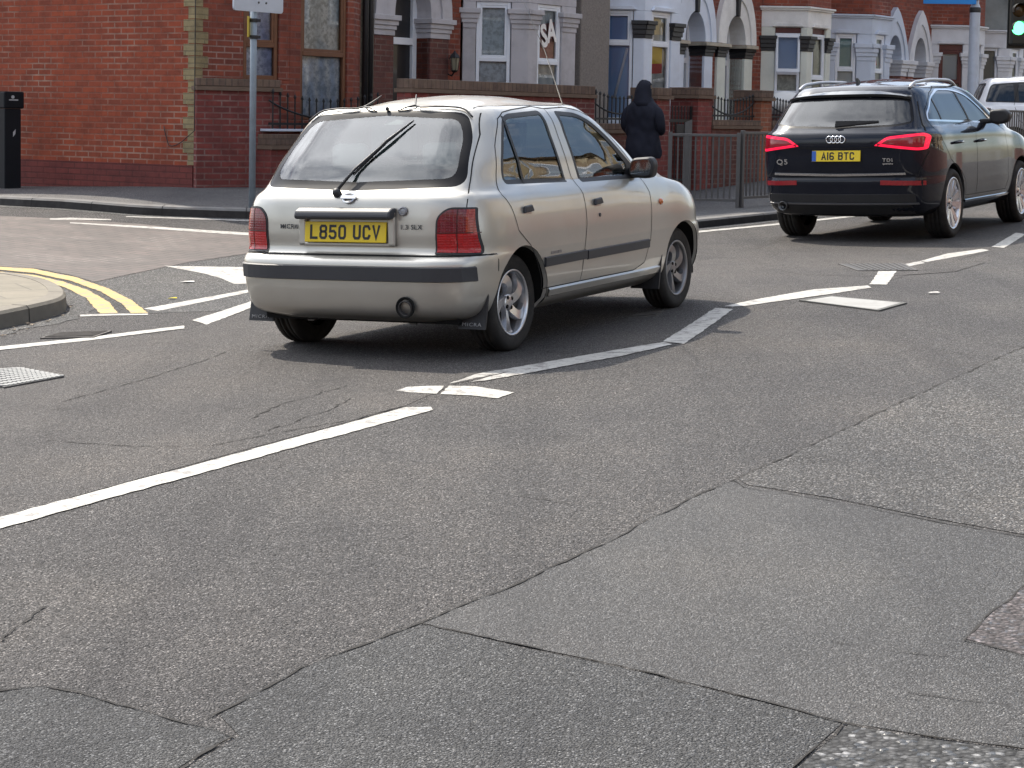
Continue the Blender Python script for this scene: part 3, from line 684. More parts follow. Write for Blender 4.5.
def carmat(px,py,yaw,dz=0):
    c,s=math.cos(yaw),math.sin(yaw); L=Matrix(((s,-c,0,px),(c,s,0,py),(0,0,1,dz),(0,0,0,1))); return ROADM@L
# ------------------------------------------------------------------ silver hatchback
def silver_hatch():
    root=empty('hatchback_car','small silver beige five door hatchback with yellow plate L850 UCV','car',mat=carmat(-.6414,10.5124,.4818))
    PA=carpaint('silver_paint',(.535,.51,.455),.68,.33,.85,dust=.3,crough=.055)
    zr=lambda x,y:1.43-.105*(x-.72)**2-.285*y*y
    rows=[row(-.46,.66,2.95,.20,.20,.20),row(-.572,.752,3.0,.258,.258,.258),row(-.598,.782,3.02,.35,.35,.35),row(-.605,.79,3.03,.46,.46,.46),row(-.60,.795,3.02,.535,.535,.535),
      row(-.575,.797,3.0,.556,.556,.556),row(-.548,.797,2.98,.570,.570,.570),row(-.540,.799,2.96,.68,.68,.66),row(-.533,.787,2.92,.79,.79,.735),row(-.515,.764,2.84,.868,.865,.80),
      row(-.468,.735,2.60,.915,.905,.862,1.1,fx=(.34,.14,.03)),green(-.438,.716,2.03,.945,.925,.958,1.1),green(-.36,.684,1.87,1.05,1.05,1.075),green(-.245,.642,1.66,1.18,1.18,1.205),green(-.145,.602,1.46,1.29,1.287,1.31),
      green(-.085,.552,1.35,1.35,1.343,1.365),dome(.03,.43,1.24,zr),dome(.18,.22,1.12,zr),dome(.30,0,1.02,zr)]
    bm=surface(rows); sf=Surf(bm)
    arches(bm,root,2.36,.27,.318,.45,.66,.0)
    G1=glass('car_glass',(.74,.86,.81),.9,1.95); rearp=lambda f:(f.calc_center_median().x<.25 and f.normal.x<-.15)
    # rear screen
    rp=roundpoly([(.645,.928),(.575,1.20),(.50,1.322),(0,1.352),(-.50,1.322),(-.575,1.20),(-.645,.928),(0,.908)],[.07,.1,.07,0,.07,.1,.07,0],5)
    ip=roundpoly([(.585,.972),(.535,1.19),(.47,1.288),(0,1.315),(-.47,1.288),(-.535,1.19),(-.585,.972),(0,.955)],[.07,.1,.07,0,.07,.1,.07,0],5)
    glazing(bm,rp,'yz',rearp,0,root,G1,pbr('screen_border',(.012,.012,.014),.35,spec=.12),('rear_window','window_border'),-.002,[ip])
    fp=roundpoly([(.66,.985),(.56,1.29),(.3,1.345),(-.3,1.345),(-.56,1.29),(-.66,.985)],.06,4)
    glazing(bm,fp,'yz',lambda f:f.calc_center_median().x>1.2 and f.normal.x>.15,.03,root,G1,BLK,('windscreen','window_seal'))
    r_out=roundpoly([(-.075,.925),(-.062,1.03),(.125,1.285),(.22,1.312),(.66,1.330),(.70,.908)],[.05,.08,.05,.08,.04,.02],4)
    r_in=shrink(r_out,.025)
    rq=[(-.4,1.5),(.145,1.5),(.175,.7),(-.4,.7)]
    f_out=roundpoly([(.872,.900),(.832,1.326),(1.10,1.312),(1.24,1.262),(1.40,1.178),(1.735,.915),(1.71,.893)],[.02,.04,.08,.08,.1,.02,.02],4)
    f_in=roundpoly([(.900,.925),(.864,1.300),(1.10,1.286),(1.23,1.236),(1.375,1.155),(1.58,.985),(1.54,.918)],[.02,.04,.08,.08,.08,.03,.02],4)
    for s in (1,-1):
        reg=extract(bm,cut(bm,r_out,'xz',side(s))); g=extract(reg,cut(reg,r_in,'xz',lambda f:True)); q=extract(g,cut(g,rq,'xz',lambda f:True))
        ob=finish(g,'side_window',G1,root,-.004); finish(q,'quarter_window',G1,root,-.004); finish(reg,'window_seal',BLK,ob,.0)
        m=MB(); sf.ribbon(m,[(.148,1.30),(.172,.92)],.022,'xz',s,.002); m.build('window_bar',BLK,ob)
        reg=extract(bm,cut(bm,f_out,'xz',side(s))); g=extract(reg,cut(reg,f_in,'xz',lambda f:True)); ob=finish(g,'side_window',G1,root,-.004); finish(reg,'window_seal',BLK,ob,.0)
    # tail lamps in the rear corners
    for s in (1,-1):
        tp=roundpoly([(s*.535,.570),(s*.540,.77),(s*.60,.822),(s*.727,.818),(s*.752,.60),(s*.752,.566)],[.01,.05,.04,.01,.02,.01],4)
        lr=extract(bm,cut(bm,tp,'yz',lambda f:f.calc_center_median().x<-.2 and f.normal.x<-.02))
        ip2=shrink(tp,.010); lens=extract(lr,cut(lr,ip2,'yz',lambda f:True)); ob=finish(lr,'tail_light',BLK,root,.004)
        cells=[('lens',(.20,.010,.012),(.50,.685,.69,.83)),('lens',(.30,.03,.02),(.69,.685,.80,.83)),('lens',(.42,.008,.010),(.50,.55,.80,.685))]
        def ribs(mt):
            t_=mt.node_tree; b_=t_.nodes.new('ShaderNodeTexBrick'); b_.inputs['Scale'].default_value=1; b_.inputs['Brick Width'].default_value=.022; b_.inputs['Row Height'].default_value=.014; b_.inputs['Mortar Size'].default_value=.003; b_.inputs['Mortar Smooth'].default_value=1.0; b_.offset=0
            sp_=t_.nodes.new('ShaderNodeMapping'); sp_.inputs['Rotation'].default_value=(0,R(90),R(90)); tc_=t_.nodes.new('ShaderNodeTexCoord'); t_.links.new(tc_.outputs['Object'],sp_.inputs[0]); t_.links.new(sp_.outputs[0],b_.inputs['Vector'])
            bu=t_.nodes.new('ShaderNodeBump'); bu.inputs['Strength'].default_value=.35; bu.inputs['Distance'].default_value=.004; t_.links.new(b_.outputs['Fac'],bu.inputs['Height']); t_.links.new(bu.outputs[0],t_.nodes['Principled BSDF'].inputs['Normal']); return mt
        LM=[pbr('lens_smoked_red',(.16,.006,.012),.12,coat=.35,var=.5,vs=45),pbr('lens_amber_red',(.34,.04,.015),.12,coat=.35,var=.55,vs=55),pbr('lens_red',(.42,.006,.008),.1,coat=.35,var=.45,vs=40)]
        if s>0: [ribs(x) for x in LM]
        for (nm,_,(a,z0,b,z1)),lm in zip(cells,LM):
            q=[(s*a,z0),(s*b,z0),(s*b,z1),(s*a,z1)]; fs=cut(lens,q,'yz',lambda f:True)
            if fs: finish(extract(lens,fs),'lens',lm,ob,.007)
        lens.free()
        m=MB(); sf.ribbon(m,[(s*.54,.685),(s*.745,.685)],.006,'yz',-1,.009); sf.ribbon(m,[(s*.65,.578),(s*.65,.81)],.005,'yz',-1,.009); m.build('lens_divider',pbr('lens_dark',(.05,.004,.005),.3),ob)
    lm=MB(); sf.ribbon(lm,[(.715,.590),(.715,.650)],.05,'yz',-1,.009)
    lo=lm.build('pale_lens',pbr('lens_pale',(.75,.72,.70),.15,coat=1),root)  # pale strip low on the left cluster only
    # doors cut from the body
    rd=[(.742,.326),(.778,.46),(.81,.656),(.81,.835),(.785,.89),(.745,1.338),(.62,1.352),(.32,1.334),(.19,1.32),(.09,1.285),(-.05,1.136),(-.17,.90),(-.178,.872),(-.125,.805),(-.072,.675),(.08,.585),(.165,.49),(.215,.40),(.236,.326)]
    fd=[(.742,.326),(1.52,.326),(1.68,.36),(1.775,.50),(1.79,.80),(1.735,.885),(1.715,.935),(1.44,1.19),(1.32,1.275),(1.16,1.325),(1.02,1.345),(.745,1.338),(.785,.89),(.81,.835),(.81,.656),(.778,.46)]
    for s in (1,-1):
        for dp,nm in ((rd,'door'),(fd,'door')):
            d=extract(bm,cut(bm,dp,'xz',side(s))); ob=finish(d,nm,PA,root)
            m=MB(); sf.ribbon(m,dp,.0052,'xz',s,.0012,.025,closed=True); m.build('door_seam',SEAM,ob)
            x0,z0=((.06,.775) if dp is rd else (.975,.772)); h,_=sf.hit(x0,z0,'xz',s); y=h.y
            m=MB(); m.prism([(x0-.055,y,z0-.012),(x0-.045,y,z0+.028),(x0+.035,y,z0+.034),(x0+.062,y,z0-.004)],(0,s*.020,0)); m.build('handle',GREYP,ob,bevel=.008)
            m=MB(); m.prism([(x0-.045,y-.001*s,z0-.05),(x0-.05,y-.001*s,z0-.010),(x0+.055,y-.001*s,z0-.006),(x0+.045,y-.001*s,z0-.045)],(0,s*.004,0)); m.build('handle_cup',PA,ob,bevel=.003)
            if dp is fd:
                h,_=sf.hit(.995,.70,'xz',s); m=MB(); m.lathe([(.012,0),(.012,.004),(.001,.004)],(.995,h.y,.70),(0,s,0),12); m.build('lock',GREYP,ob)
            a,b=((.255,.803) if dp is rd else (.818,1.735)); m=MB(); L1,L2=sf.ribbon(m,[(a,.474),(b,.478)],.05,'xz',s,.014,.06)
            m2=MB(); L3,L4=sf.ribbon(m2,[(a,.474),(b,.478)],.058,'xz',s,-.001,.06); m.strip(L3,L1); m.strip(L2,L4); m.add([L1[0],L2[0],L4[0],L3[0],L1[-1],L2[-1],L4[-1],L3[-1]],[(0,1,2,3),(7,6,5,4)])
            m.build('rub_strip',GREYP,ob)
        h,_=sf.hit(.45,.52,'xz',s)
        m=MB()
        for k in range(3): m.box(.335+.048*k,.335+.048*k+.040,h.y+s*.0005,h.y+s*.003,.514,.530)
        m.build('door_badge',ALLOYD,root)
        h,_=sf.hit(1.955,.732,'xz',s); m=MB(); m.sphere((1.955,h.y,.732),(.030,.016,.022),14,8); m.build('side_indicator',pbr('amber_lens',(.55,.13,.02),.2,coat=1),root,True)
    # hatch outline, bumper joint, roof seams, bonnet joint
    m=MB(); sf.ribbon(m,[(-.67,.575),(-.70,.70),(-.685,.86),(-.655,.93),(-.595,1.20),(-.545,1.318)],.0042,'yz',-1); sf.ribbon(m,[(.67,.575),(.70,.70),(.685,.86),(.655,.93),(.595,1.20),(.545,1.318)],.0042,'yz',-1)
    sf.ribbon(m,[(-.78,.563),(-.4,.563),(0,.563),(.4,.563),(.78,.563)],.008,'yz',-1)
    for s in (1,-1):
        sf.ribbon(m,[(-.40,.563),(-.30,.563),(-.295,.47)],.006,'xz',s); L=[]
        for x in np.linspace(-.06,1.34,24):
            y=s*(.515-.04*max(0,(x-1.0)/.4)-.02*max(0,(.15-x)/.2)); r=sf.t.ray_cast(Vector((x,y,3)),Vector((0,0,-1)))
            if r[0]: L.append(r[0]+Vector((0,0,.0015)))
        m.strip([p+Vector((0,-.005,0)) for p in L],[p+Vector((0,.005,0)) for p in L])
    m.build('panel_seam',SEAM,root)
    # the two curled ends of loose rubber trim above the screen
    m=MB()
    for s in (1,-1):
        P=[]
        for y,z,dx in ((.53,1.290,0),(.475,1.332,0),(.36,1.350,0),(.17,1.358,.0)):
            h,no=sf.hit(s*y,z,'yz',-1)
            if h: P.append(h+no*.010)
        e=P[-1]; P2=P+[e+Vector((.05,-s*.03,.028)),e+Vector((.10,-s*.055,.062))]; m.tube([Vector(p) for p in catmull([tuple(p) for p in P2],4)],[.0055]*(len(P2)*4-7)+[.005,.004,.0035,.003],6)
        m.tube([e,e+Vector((-.02,-s*.05,-.008)),e+Vector((-.03,-s*.10,-.026))],[.007,.005,.003],6)
    h,no=sf.hit(0,1.345,'yz',-1); m.sphere(h+no*.01,.012,8,6)
    m.build('loose_trim',BLK,root,True)
    body=finish(bm,'body',PA,root)
    arch_lips(sf,root,2.36,.27,.318,PA)
    for s in (1,-1):
        m=MB(); L1,L2=sf.ribbon(m,[(.33,.296),(1.98,.296)],.034,'xz',s,.010,.08); L3,L4=sf.ribbon(MB(),[(.33,.296),(1.98,.296)],.056,'xz',s,-.002,.08); m.strip(L3,L1); m.strip(L2,L4); m.build('sill_trim',PA,root,True)
    # bumper strip round the rear
    m=MB(); P=[]
    for y in np.linspace(-.742,.742,31): P.append((y,.468))
    L1,L2=sf.ribbon(m,P,.072,'yz',-1,.016,.2); m2=MB(); L3,L4=sf.ribbon(m2,P,.084,'yz',-1,-.002,.2); m.strip(L3,L1); m.strip(L2,L4); m.add([L1[0],L2[0],L4[0],L3[0],L1[-1],L2[-1],L4[-1],L3[-1]],[(0,1,2,3),(7,6,5,4)]); m.build('bumper_strip',GREYP,root)
    # number plate, its recess and the handle bar above it
    pl=MB(); pl.ob((-.566,.26,.633),(.0,-.52,0),(-.010,0,0),(.012,0,.111)); po=pl.build('number_plate',PLY,root,bevel=.003)
    nx=Vector((.108,0,1)).normalized(); plate_text('L850 UCV',Vector((-.5775+.006,0,.6885)),(0,-1,0),nx,PLK,po)
    m=MB()
    for a,b,c,d in ((-.305,.305,.612,.632),(.263,.305,.612,.80),(-.305,-.263,.612,.80)): m.box(-.560,-.535,a,b,c,d)
    m.build('plate_surround',PA,root,bevel=.006)
    m=MB(); P=[(-.53,.762),(-.602,.757),(-.613,.775),(-.60,.805),(-.565,.819),(-.525,.820)]; m.prism([(x,-.305,z) for x,z in P],(0,.61,0)); m.build('tailgate_handle',GREYP,root,bevel=.015)
    # badges and lettering
    def onrear(y,z,o=.004): h,no=sf.hit(y,z,'yz',-1); return h+no*o,no
    for s,y,sz,z in (('MICRA',.385,.036,.712),('1.3 SLX',-.395,.036,.715)):
        p,no=onrear(y,z); ay=Vector((0,0,1))-no*no.z; place_text('badge_lettering',s,sz,p+no*.004,ay.cross(no),ay,GREYP,root,1.0,.001,.0003)
    p,no=onrear(0,.868,.006); b=MB(); ay=(Vector((0,0,1))-no*no.z).normalized(); ax=Vector((0,-1,0))
    b.tube([p+ax*.034*math.cos(t)+ay*.030*math.sin(t) for t in np.linspace(0,2*PI,24,endpoint=False)],.0065,6,closed=True); b.ob(p-ax*.047-ay*.009,ax*.094,ay*.018,no*.010); b.build('badge',ALLOY,root)
    p,no=onrear(-.345,.80); b=MB(); b.lathe([(.026,0),(.026,.008),(.020,.010),(.016,.005),(.001,.006)],p,no,18); b.build('tailgate_lock',ALLOYD,root)
    # wiper
    p,no=onrear(.085,.888,.010); q,_=onrear(-.10,1.16,.012); e0,_=onrear(.03,1.01,.016); e1,_=onrear(-.21,1.275,.010)
    m=MB(); m.lathe([(.024,-.01),(.024,.015),(.012,.03),(.001,.03)],p,no,12); m.tube([p+no*.014,e0+no*.006,q+no*.008],[.010,.008,.005],6); w=m.build('rear_wiper',BLK,root,True)
    m=MB(); k0,_=onrear(.035,.985,.008); m.tube([k0,q,e1],[.003,.0055,.003],6); m.tube([k0+no*.008,q+no*.010,e1+no*.004],[.003,.0075,.003],6); m.build('wiper_blade',BLK,w,True)
    # mirrors
    for s in (1,-1):
        m=MB(); m.prism([(1.60,s*.69,.905),(1.60,s*.69,.965),(1.68,s*.69,.95),(1.69,s*.69,.905)],(0,s*.08,0)); mb=m.build('wing_mirror',BLK,root,bevel=.012)
        m=MB(); y0=s*.742; prof=roundpoly([(0,.905),(s*.02,1.022),(s*.155,1.030),(s*.180,.985),(s*.165,.905),(s*.12,.894)],.04,4)
        m.prism([(1.53,y0+a,z) for a,z in prof],(.09,0,0)); m.build('mirror_shell',BLK,mb,bevel=.022,seg=3)
        m=MB(); pr=shrink(prof,.017); m.prism([(1.527,y0+a,z) for a,z in pr],(.006,0,0)); m.build('mirror_glass',MIRR,mb)
    # mud flaps, exhaust, underbody
    for cx,s in ((-.335,1),(-.335,-1),(2.02,-1),(2.02,1)):
        m=MB(); m.prism([(cx-.02,s*.765,.40),(cx-.075,s*.765,.165),(cx-.075,s*.60,.165),(cx-.0,s*.58,.40)] if cx<0 else [(cx-.03,s*.775,.42),(cx-.10,s*.775,.17),(cx-.10,s*.58,.17),(cx-.03,s*.58,.42)],(.014,0,0)); mf=m.build('mud_flap',BLK,root)
        if cx<0: place_text('flap_lettering','MICRA',.027,(cx-.077,s*.685,.19),(0,-1,0),(.23,0,1),pbr('flap_white',(.30,.30,.30),.6),mf,1.3)
    m=MB(); m.lathe([(.040,-.16),(.043,0),(.036,.002),(.034,-.15),(.001,-.15)],(-.600,-.385,.285),(-1,0,-.08),20); m.build('exhaust_pipe',pbr('exhaust_steel',(.05,.047,.045),.6,.6,var=.4),root,True)
    m=MB(); m.lathe([(.038,-.02),(.054,.0),(.057,-.002),(.057,-.012)],(-.603,-.385,.292),(-1,0,.05),20); m.build('exhaust_cutout',WELL,root,True)
    m=MB(); m.box(-.44,2.9,-.62,.62,.19,.24); m.box(-.40,-.18,-.55,.20,.19,.30); m.tube([(-.5,-.31,.25),(.2,-.31,.22),(1.6,-.1,.2)],.03); m.tube([(0,-.62,.26),(0,.62,.26)],.035); m.tube([(2.36,-.6,.26),(2.36,.6,.26)],.03)
    m.build('underbody',WELL,root)
    for s in (1,-1):
        m=MB(); m.box(-.43,-.41,s*.33-.02,s*.33+.02,.18,.26); m.build('tow_eye',IRON,root)
    # aerial at the front of the roof
    m=MB(); b0=Vector((1.14,-.50,1.345)); m.tube([b0,b0+Vector((-.30,-.03,.33)),b0+Vector((-.62,-.06,.60))],[.0035,.0022,.0016],6); m.sphere(b0,(.028,.02,.012),10,6); m.build('aerial',pbr('aerial_steel',(.35,.35,.36),.4,.8),root,True)
    # cabin
    m=MB(); m.box(-.30,1.75,-.62,.62,.25,.42); m.prism([(1.55,-.62,.42),(1.62,-.62,.93),(1.95,-.62,.93),(1.95,-.62,.42)],(0,1.24,0)); m.box(-.42,-.06,-.58,.58,.42,.90); m.build('cabin_trim',pbr('cabin_dark',(.10,.10,.105),.85),root)
    seat(root,.82,.33,.42); seat(root,.82,-.33,.42); seat(root,.12,0,.42,1.1,'rear_seat')
    for y in (-.30,.30):
        m=MB(); m.box(-.055,.02,y-.12,y+.12,1.00,1.16); m.build('headrest',pbr('headrest_cloth',(.42,.42,.40),.9),root,bevel=.04)
    m=MB(); c=Vector((1.42,-.33,.93)); m.tube([c+Vector((.08*math.sin(t)*.5,.18*math.cos(t),.17*math.sin(t))) for t in np.linspace(0,2*PI,24,endpoint=False)],.014,6,closed=True); m.build('steering_wheel',BLK,root,True)
    for cx in (0,2.36):
        for s in (1,-1): wheel(root,cx,s*.645,.27,.27,.186,.165,s,5,ALLOY if cx==0 else ALLOYD,'swirl')
silver_hatch()
# ------------------------------------------------------------------ dark blue SUV
def dark_suv():
    root=empty('suv_car','glossy blue black SUV with lit red tail lamps and yellow plate A16 BTC','car',mat=carmat(3.845,19.866,.518,-.072))
    PA=carpaint('dark_paint',(.008,.010,.018),.0,.16,1,dust=.04); W=.925
    zr=lambda x,y:1.70-.050*(x-.75)**2-.20*y*y
    kw=dict(wr=(.46,.74,.885,.962)); sx=(.10,.70,1.35,1.95,2.45)
    def rw(xr,w,xf,z,zs=None,zf=None,cr=1.6): return row(xr,w,xf,z,zs or z,zf or z,cr,sx=sx,**kw)
    rows=[rw(-.66,.76,3.35,.255),rw(-.82,.84,3.5,.285),rw(-.92,.90,3.6,.37),rw(-.955,.918,3.66,.46),rw(-.975,.925,3.68,.56),rw(-.985,.925,3.68,.645),rw(-.975,.925,3.66,.672),rw(-.985,.925,3.64,.70),
      rw(-1.005,.925,3.62,.80,None,.80),rw(-1.015,.923,3.58,.92,.92,.88),rw(-1.03,.912,3.50,1.03,1.03,.95),rw(-1.01,.905,3.36,1.115,1.10,1.0),rw(-.955,.865,3.0,1.165,1.165,1.06,1.6),
      green(-.905,.835,2.28,1.215,1.20,1.17,1.6),green(-.80,.79,2.06,1.34,1.33,1.31,1.6),green(-.70,.735,1.80,1.455,1.45,1.45,1.5),green(-.62,.685,1.58,1.545,1.545,1.555,1.4),green(-.54,.625,1.44,1.600,1.592,1.605,1.3),
      dome(-.40,.50,1.32,zr),dome(-.15,.26,1.2,zr),dome(.1,0,1.1,zr)]
    bm=surface(rows); sf=Surf(bm)
    arches(bm,root,2.807,.366,.425,.5,.95)
    GD=glass('privacy_glass',(.30,.33,.36),.25,1.75); rearp=lambda f:(f.calc_center_median().x<.1 and f.normal.x<-.12)
    rp=roundpoly([(.745,1.225),(.655,1.47),(0,1.50),(-.655,1.47),(-.745,1.225),(-.60,1.188),(0,1.172),(.60,1.188)],[.05,.06,0,.06,.05,.1,0,.1],5)
    glazing(bm,rp,'yz',rearp,.022,root,GD,pbr('screen_border',(.012,.012,.014),.35,spec=.12),('rear_window','window_border'),-.002)
    fp=roundpoly([(.74,1.20),(.62,1.52),(.3,1.575),(-.3,1.575),(-.62,1.52),(-.74,1.20)],.06,4)
    glazing(bm,fp,'yz',lambda f:f.calc_center_median().x>1.3 and f.normal.x>.12,.03,root,GD,BLK,('windscreen','window_seal'))
    wo=roundpoly([(-.545,1.235),(-.50,1.32),(-.14,1.50),(.20,1.575),(.78,1.575),(1.22,1.505),(1.52,1.355),(1.80,1.205),(1.78,1.185)],[.08,.1,.12,.12,.2,.2,.1,.02,.02],5)
    wi=shrink(wo,.020)
    for s in (1,-1):
        reg=extract(bm,cut(bm,wo,'xz',side(s))); g=extract(reg,cut(reg,wi,'xz',lambda f:True))
        for k,q in enumerate(([(-.7,1.1),(-.06,1.1),(-.20,1.7),(-.7,1.7)],[(-.03,1.1),(.95,1.1),(.72,1.7),(-.17,1.7)],[(1.0,1.1),(2,1.1),(2,1.7),(.77,1.7)])):
            finish(extract(g,cut(g,q,'xz',lambda f:True)),'quarter_window' if k==0 else 'side_window',GD,root,-.004)
        finish(extract(g,[f for f in g.faces if f.calc_center_median().x<.4]),'window_bar',BLK,root,-.001); finish(g,'window_bar',BLK,root,-.001)
        finish(reg,'window_chrome',CHROME,root,.002)
    # lit tail lamps wrapping the rear corners
    LR=emit('tail_red_lit',(1.0,.012,.06),.6); LD=pbr('tail_red_dark',(.10,.004,.010),.12,coat=.5,var=.3)
    LD.node_tree.nodes['Principled BSDF'].inputs['Emission Color'].default_value=(1,.03,.06,1); LD.node_tree.nodes['Principled BSDF'].inputs['Emission Strength'].default_value=.08
    for s in (1,-1):
        tp=roundpoly([(s*.40,.998),(s*.53,1.085),(s*.85,1.118),(s*.885,1.09),(s*.875,.955),(s*.82,.945)],[.015,.04,.02,.02,.02,.03],4)
        lr=extract(bm,cut(bm,tp,'yz',lambda f:f.calc_center_median().x<-.2 and f.normal.x<-.02)); ip=shrink(tp,.026)
        lens=extract(lr,cut(lr,ip,'yz',lambda f:True)); ob=finish(lr,'tail_light',LR,root,.006); finish(lens,'lens',LD,ob,.005)
    rd=[(.86,.43),(.90,.60),(.90,1.18),(.70,1.60),(.25,1.60),(-.12,1.53),(-.50,1.35),(-.56,1.25),(-.40,1.05),(-.10,.83),(.28,.70),(.44,.60),(.47,.43)]
    fd=[(.86,.43),(2.10,.43),(2.22,.55),(2.22,.80),(2.12,1.10),(1.86,1.20),(1.55,1.38),(1.24,1.53),(.95,1.60),(.70,1.60),(.90,1.18),(.90,.60)]
    for s in (1,-1):
        for dp in (rd,fd):
            ob=finish(extract(bm,cut(bm,dp,'xz',side(s))),'door',PA,root); m=MB(); sf.ribbon(m,dp,.006,'xz',s,.0012,.03,closed=True); m.build('door_seam',SEAM,ob)
            x0=.17 if dp is rd else 1.04; h,_=sf.hit(x0,1.0,'xz',s); y=h.y
            m=MB(); m.tube([(x0-.10,y,1.0),(x0-.07,y+s*.04,1.003),(x0+.07,y+s*.04,1.008),(x0+.10,y,1.01)],.014,8); m.build('handle',PA,ob,True)
    m=MB(); sf.ribbon(m,[(-.80,.665),(-.845,.80),(-.88,.93)],.006,'yz',-1); sf.ribbon(m,[(.80,.665),(.845,.80),(.88,.93)],.006,'yz',-1); sf.ribbon(m,[(-.86,1.11),(-.80,1.2),(-.70,1.44)],.006,'yz',-1); sf.ribbon(m,[(.86,1.11),(.80,1.2),(.70,1.44)],.006,'yz',-1)
    sf.ribbon(m,[(-.45,.985),(0,.972),(.45,.985)],.008,'yz',-1); m.build('panel_seam',SEAM,root)
    finish(bm,'body',PA,root); arch_lips(sf,root,2.807,.366,.425,BLK,yin=.55)
    def band(name,pts,w,mat,off,axes='yz',sgn=-1,step=.05):
        m=MB(); L1,L2=sf.ribbon(m,pts,w,axes,sgn,off,step); m2=MB(); L3,L4=sf.ribbon(m2,pts,w+.008,axes,sgn,-.003,step)
        k=min(len(L1),len(L3)); m.strip(L3[:k],L1[:k]); m.strip(L2[:k],L4[:k]); return m.build(name,mat,root)
    band('chrome_strip',[(-.70,.712),(0,.700),(.70,.712)],.020,CHROME,.010)
    for s in (1,-1):
        band('rear_reflector',[(s*.45,.620),(s*.66,.615),(s*.86,.612)],.044,pbr('reflector_red',(.30,.010,.016),.12,coat=1,var=.25,vs=30),.006)
    band('bumper_trim',[(-.80,.405),(0,.400),(.80,.405)],.012,pbr('satin_metal',(.20,.20,.21),.35,.8),.016)
    band('bumper_insert',[(-.78,.46),(0,.455),(.78,.46)],.085,BLK,.004); band('diffuser',[(-.74,.345),(0,.34),(.74,.345)],.09,BLK,.010)
    m=MB()
    for y in (.62,): m.lathe([(.044,-.12),(.050,0),(.042,.004),(.038,-.05),(.001,-.05)],(-.945,y,.375),(-1,0,0),24)
    m.build('exhaust_pipe',pbr('exhaust_dark',(.12,.12,.12),.3,.9),root,True)
    m=MB(); m.ob((-1.024,.26,.84),(0,-.52,0),(-.012,0,0),(.012,0,.111)); po=m.build('number_plate',PLY,root,bevel=.003); nx=Vector((.108,0,1)).normalized()
    plate_text('A16 BTC',Vector((-1.0375+.006,-.02,.8955)),(0,-1,0),nx,PLK,po)
    m=MB(); m.ob((-1.0385,.258,.843),(0,-.044,0),(.0015,0,0),(.0115,0,.105)); m.build('plate_band',pbr('plate_blue',(.02,.10,.42),.4),po)
    m=MB()
    for k in range(4):
        h,no=sf.hit(.066-.044*k,1.062,'yz',-1); h=h+no*.010; m.tube([h+Vector((0,.034*math.cos(t),.034*math.sin(t))) for t in np.linspace(0,2*PI,20,endpoint=False)],.0065,6,closed=True)
    m.build('badge',CHROME,root,True)
    for t,y,z,sz in (('Q5',.60,.835,.075),('TDI',-.535,.850,.050),('quattro',-.535,.815,.026)):
        h,no=sf.hit(y,z,'yz',-1); place_text('badge_lettering',t,sz,h+no*.006,(0,-1,0),Vector((0,0,1))-no*no.z,CHROME,root,1.2,.003,.001)
    # roof spoiler, rails, fin, wiper, mirrors
    m=MB(); n=15; A1=[];A2=[];B1=[];B2=[]
    for i in range(n):
        y=-.66+1.32*i/(n-1); e=1-(abs(y)/.66)**4; yy=y
        A1.append(Vector((-.60-.10*e,yy,1.515+.012*e-.03*(1-e)))); A2.append(Vector((-.60-.09*e,yy,1.488+.012*e-.03*(1-e)))); B1.append(Vector((-.42,yy*.93,1.622-.20*yy*yy+.004))); B2.append(Vector((-.50,yy*.95,1.50)))
    m.strip(A1,B1); m.strip(A2,A1); m.strip(B2,A2); m.build('roof_spoiler',PA,root,True)
    m=MB(); m.box(-.690,-.660,-.16,.16,1.505,1.520); m.build('brake_light',pbr('dark_red_lens',(.12,.008,.01),.15),root,bevel=.004)
    for s in (1,-1):
        P=[(-.46,.60,1.585),(-.34,.60,1.628),(-.1,.60,1.652),(.6,.595,1.672),(1.1,.585,1.648),(1.28,.575,1.595)]
        m=MB(); m.tube([Vector((x,s*y,z)) for x,y,z in catmull([(x,y,z) for x,y,z in P],4)],.017,8); m.build('roof_rail',pbr('rail_silver',(.45,.45,.46),.35,.7),root,True)
    m=MB(); m.prism([(-.37,-.012,1.60),(-.20,-.012,1.63),(-.33,-.004,1.70),(-.36,-.004,1.70)],(0,.022,0)); m.build('aerial_fin',BLK,root,bevel=.006)
    p,no=sf.hit(.02,1.195,'yz',-1); q,_=sf.hit(-.42,1.215,'yz',-1); m=MB(); m.prism([p+no*.02+Vector((0,.02,-.03)),p+no*.02+Vector((0,.01,.035)),q+no*.02+Vector((0,0,.012)),q+no*.02+Vector((0,0,-.008))],no*.02); m.build('rear_wiper',BLK,root,bevel=.006)
    for s in (1,-1):
        m=MB(); m.prism([(1.40,s*.80,1.175),(1.40,s*.80,1.235),(1.52,s*.80,1.225),(1.54,s*.80,1.175)],(0,s*.16,.015)); mb=m.build('wing_mirror',BLK,root,bevel=.02)
        y0=s*.925; pf=roundpoly([(0,1.19),(s*.0,1.335),(s*.17,1.345),(s*.235,1.29),(s*.22,1.205),(s*.12,1.17)],.045,4)
        m=MB(); m.prism([(1.36,y0+a,z) for a,z in pf],(.13,0,0)); m.build('mirror_shell',BLK,mb,bevel=.03,seg=3)
    band('sill_chrome',[(.46,.372),(2.30,.372)],.022,CHROME,.014,'xz',-1,.1); band('sill_chrome',[(.46,.372),(2.30,.372)],.022,CHROME,.014,'xz',1,.1)
    m=MB(); m.box(-.70,3.5,-.74,.74,.27,.34); m.tube([(0,-.7,.36),(0,.7,.36)],.05); m.tube([(-.9,.6,.38),(-.3,.5,.3),(1.5,.1,.27)],.035); m.build('underbody',WELL,root)
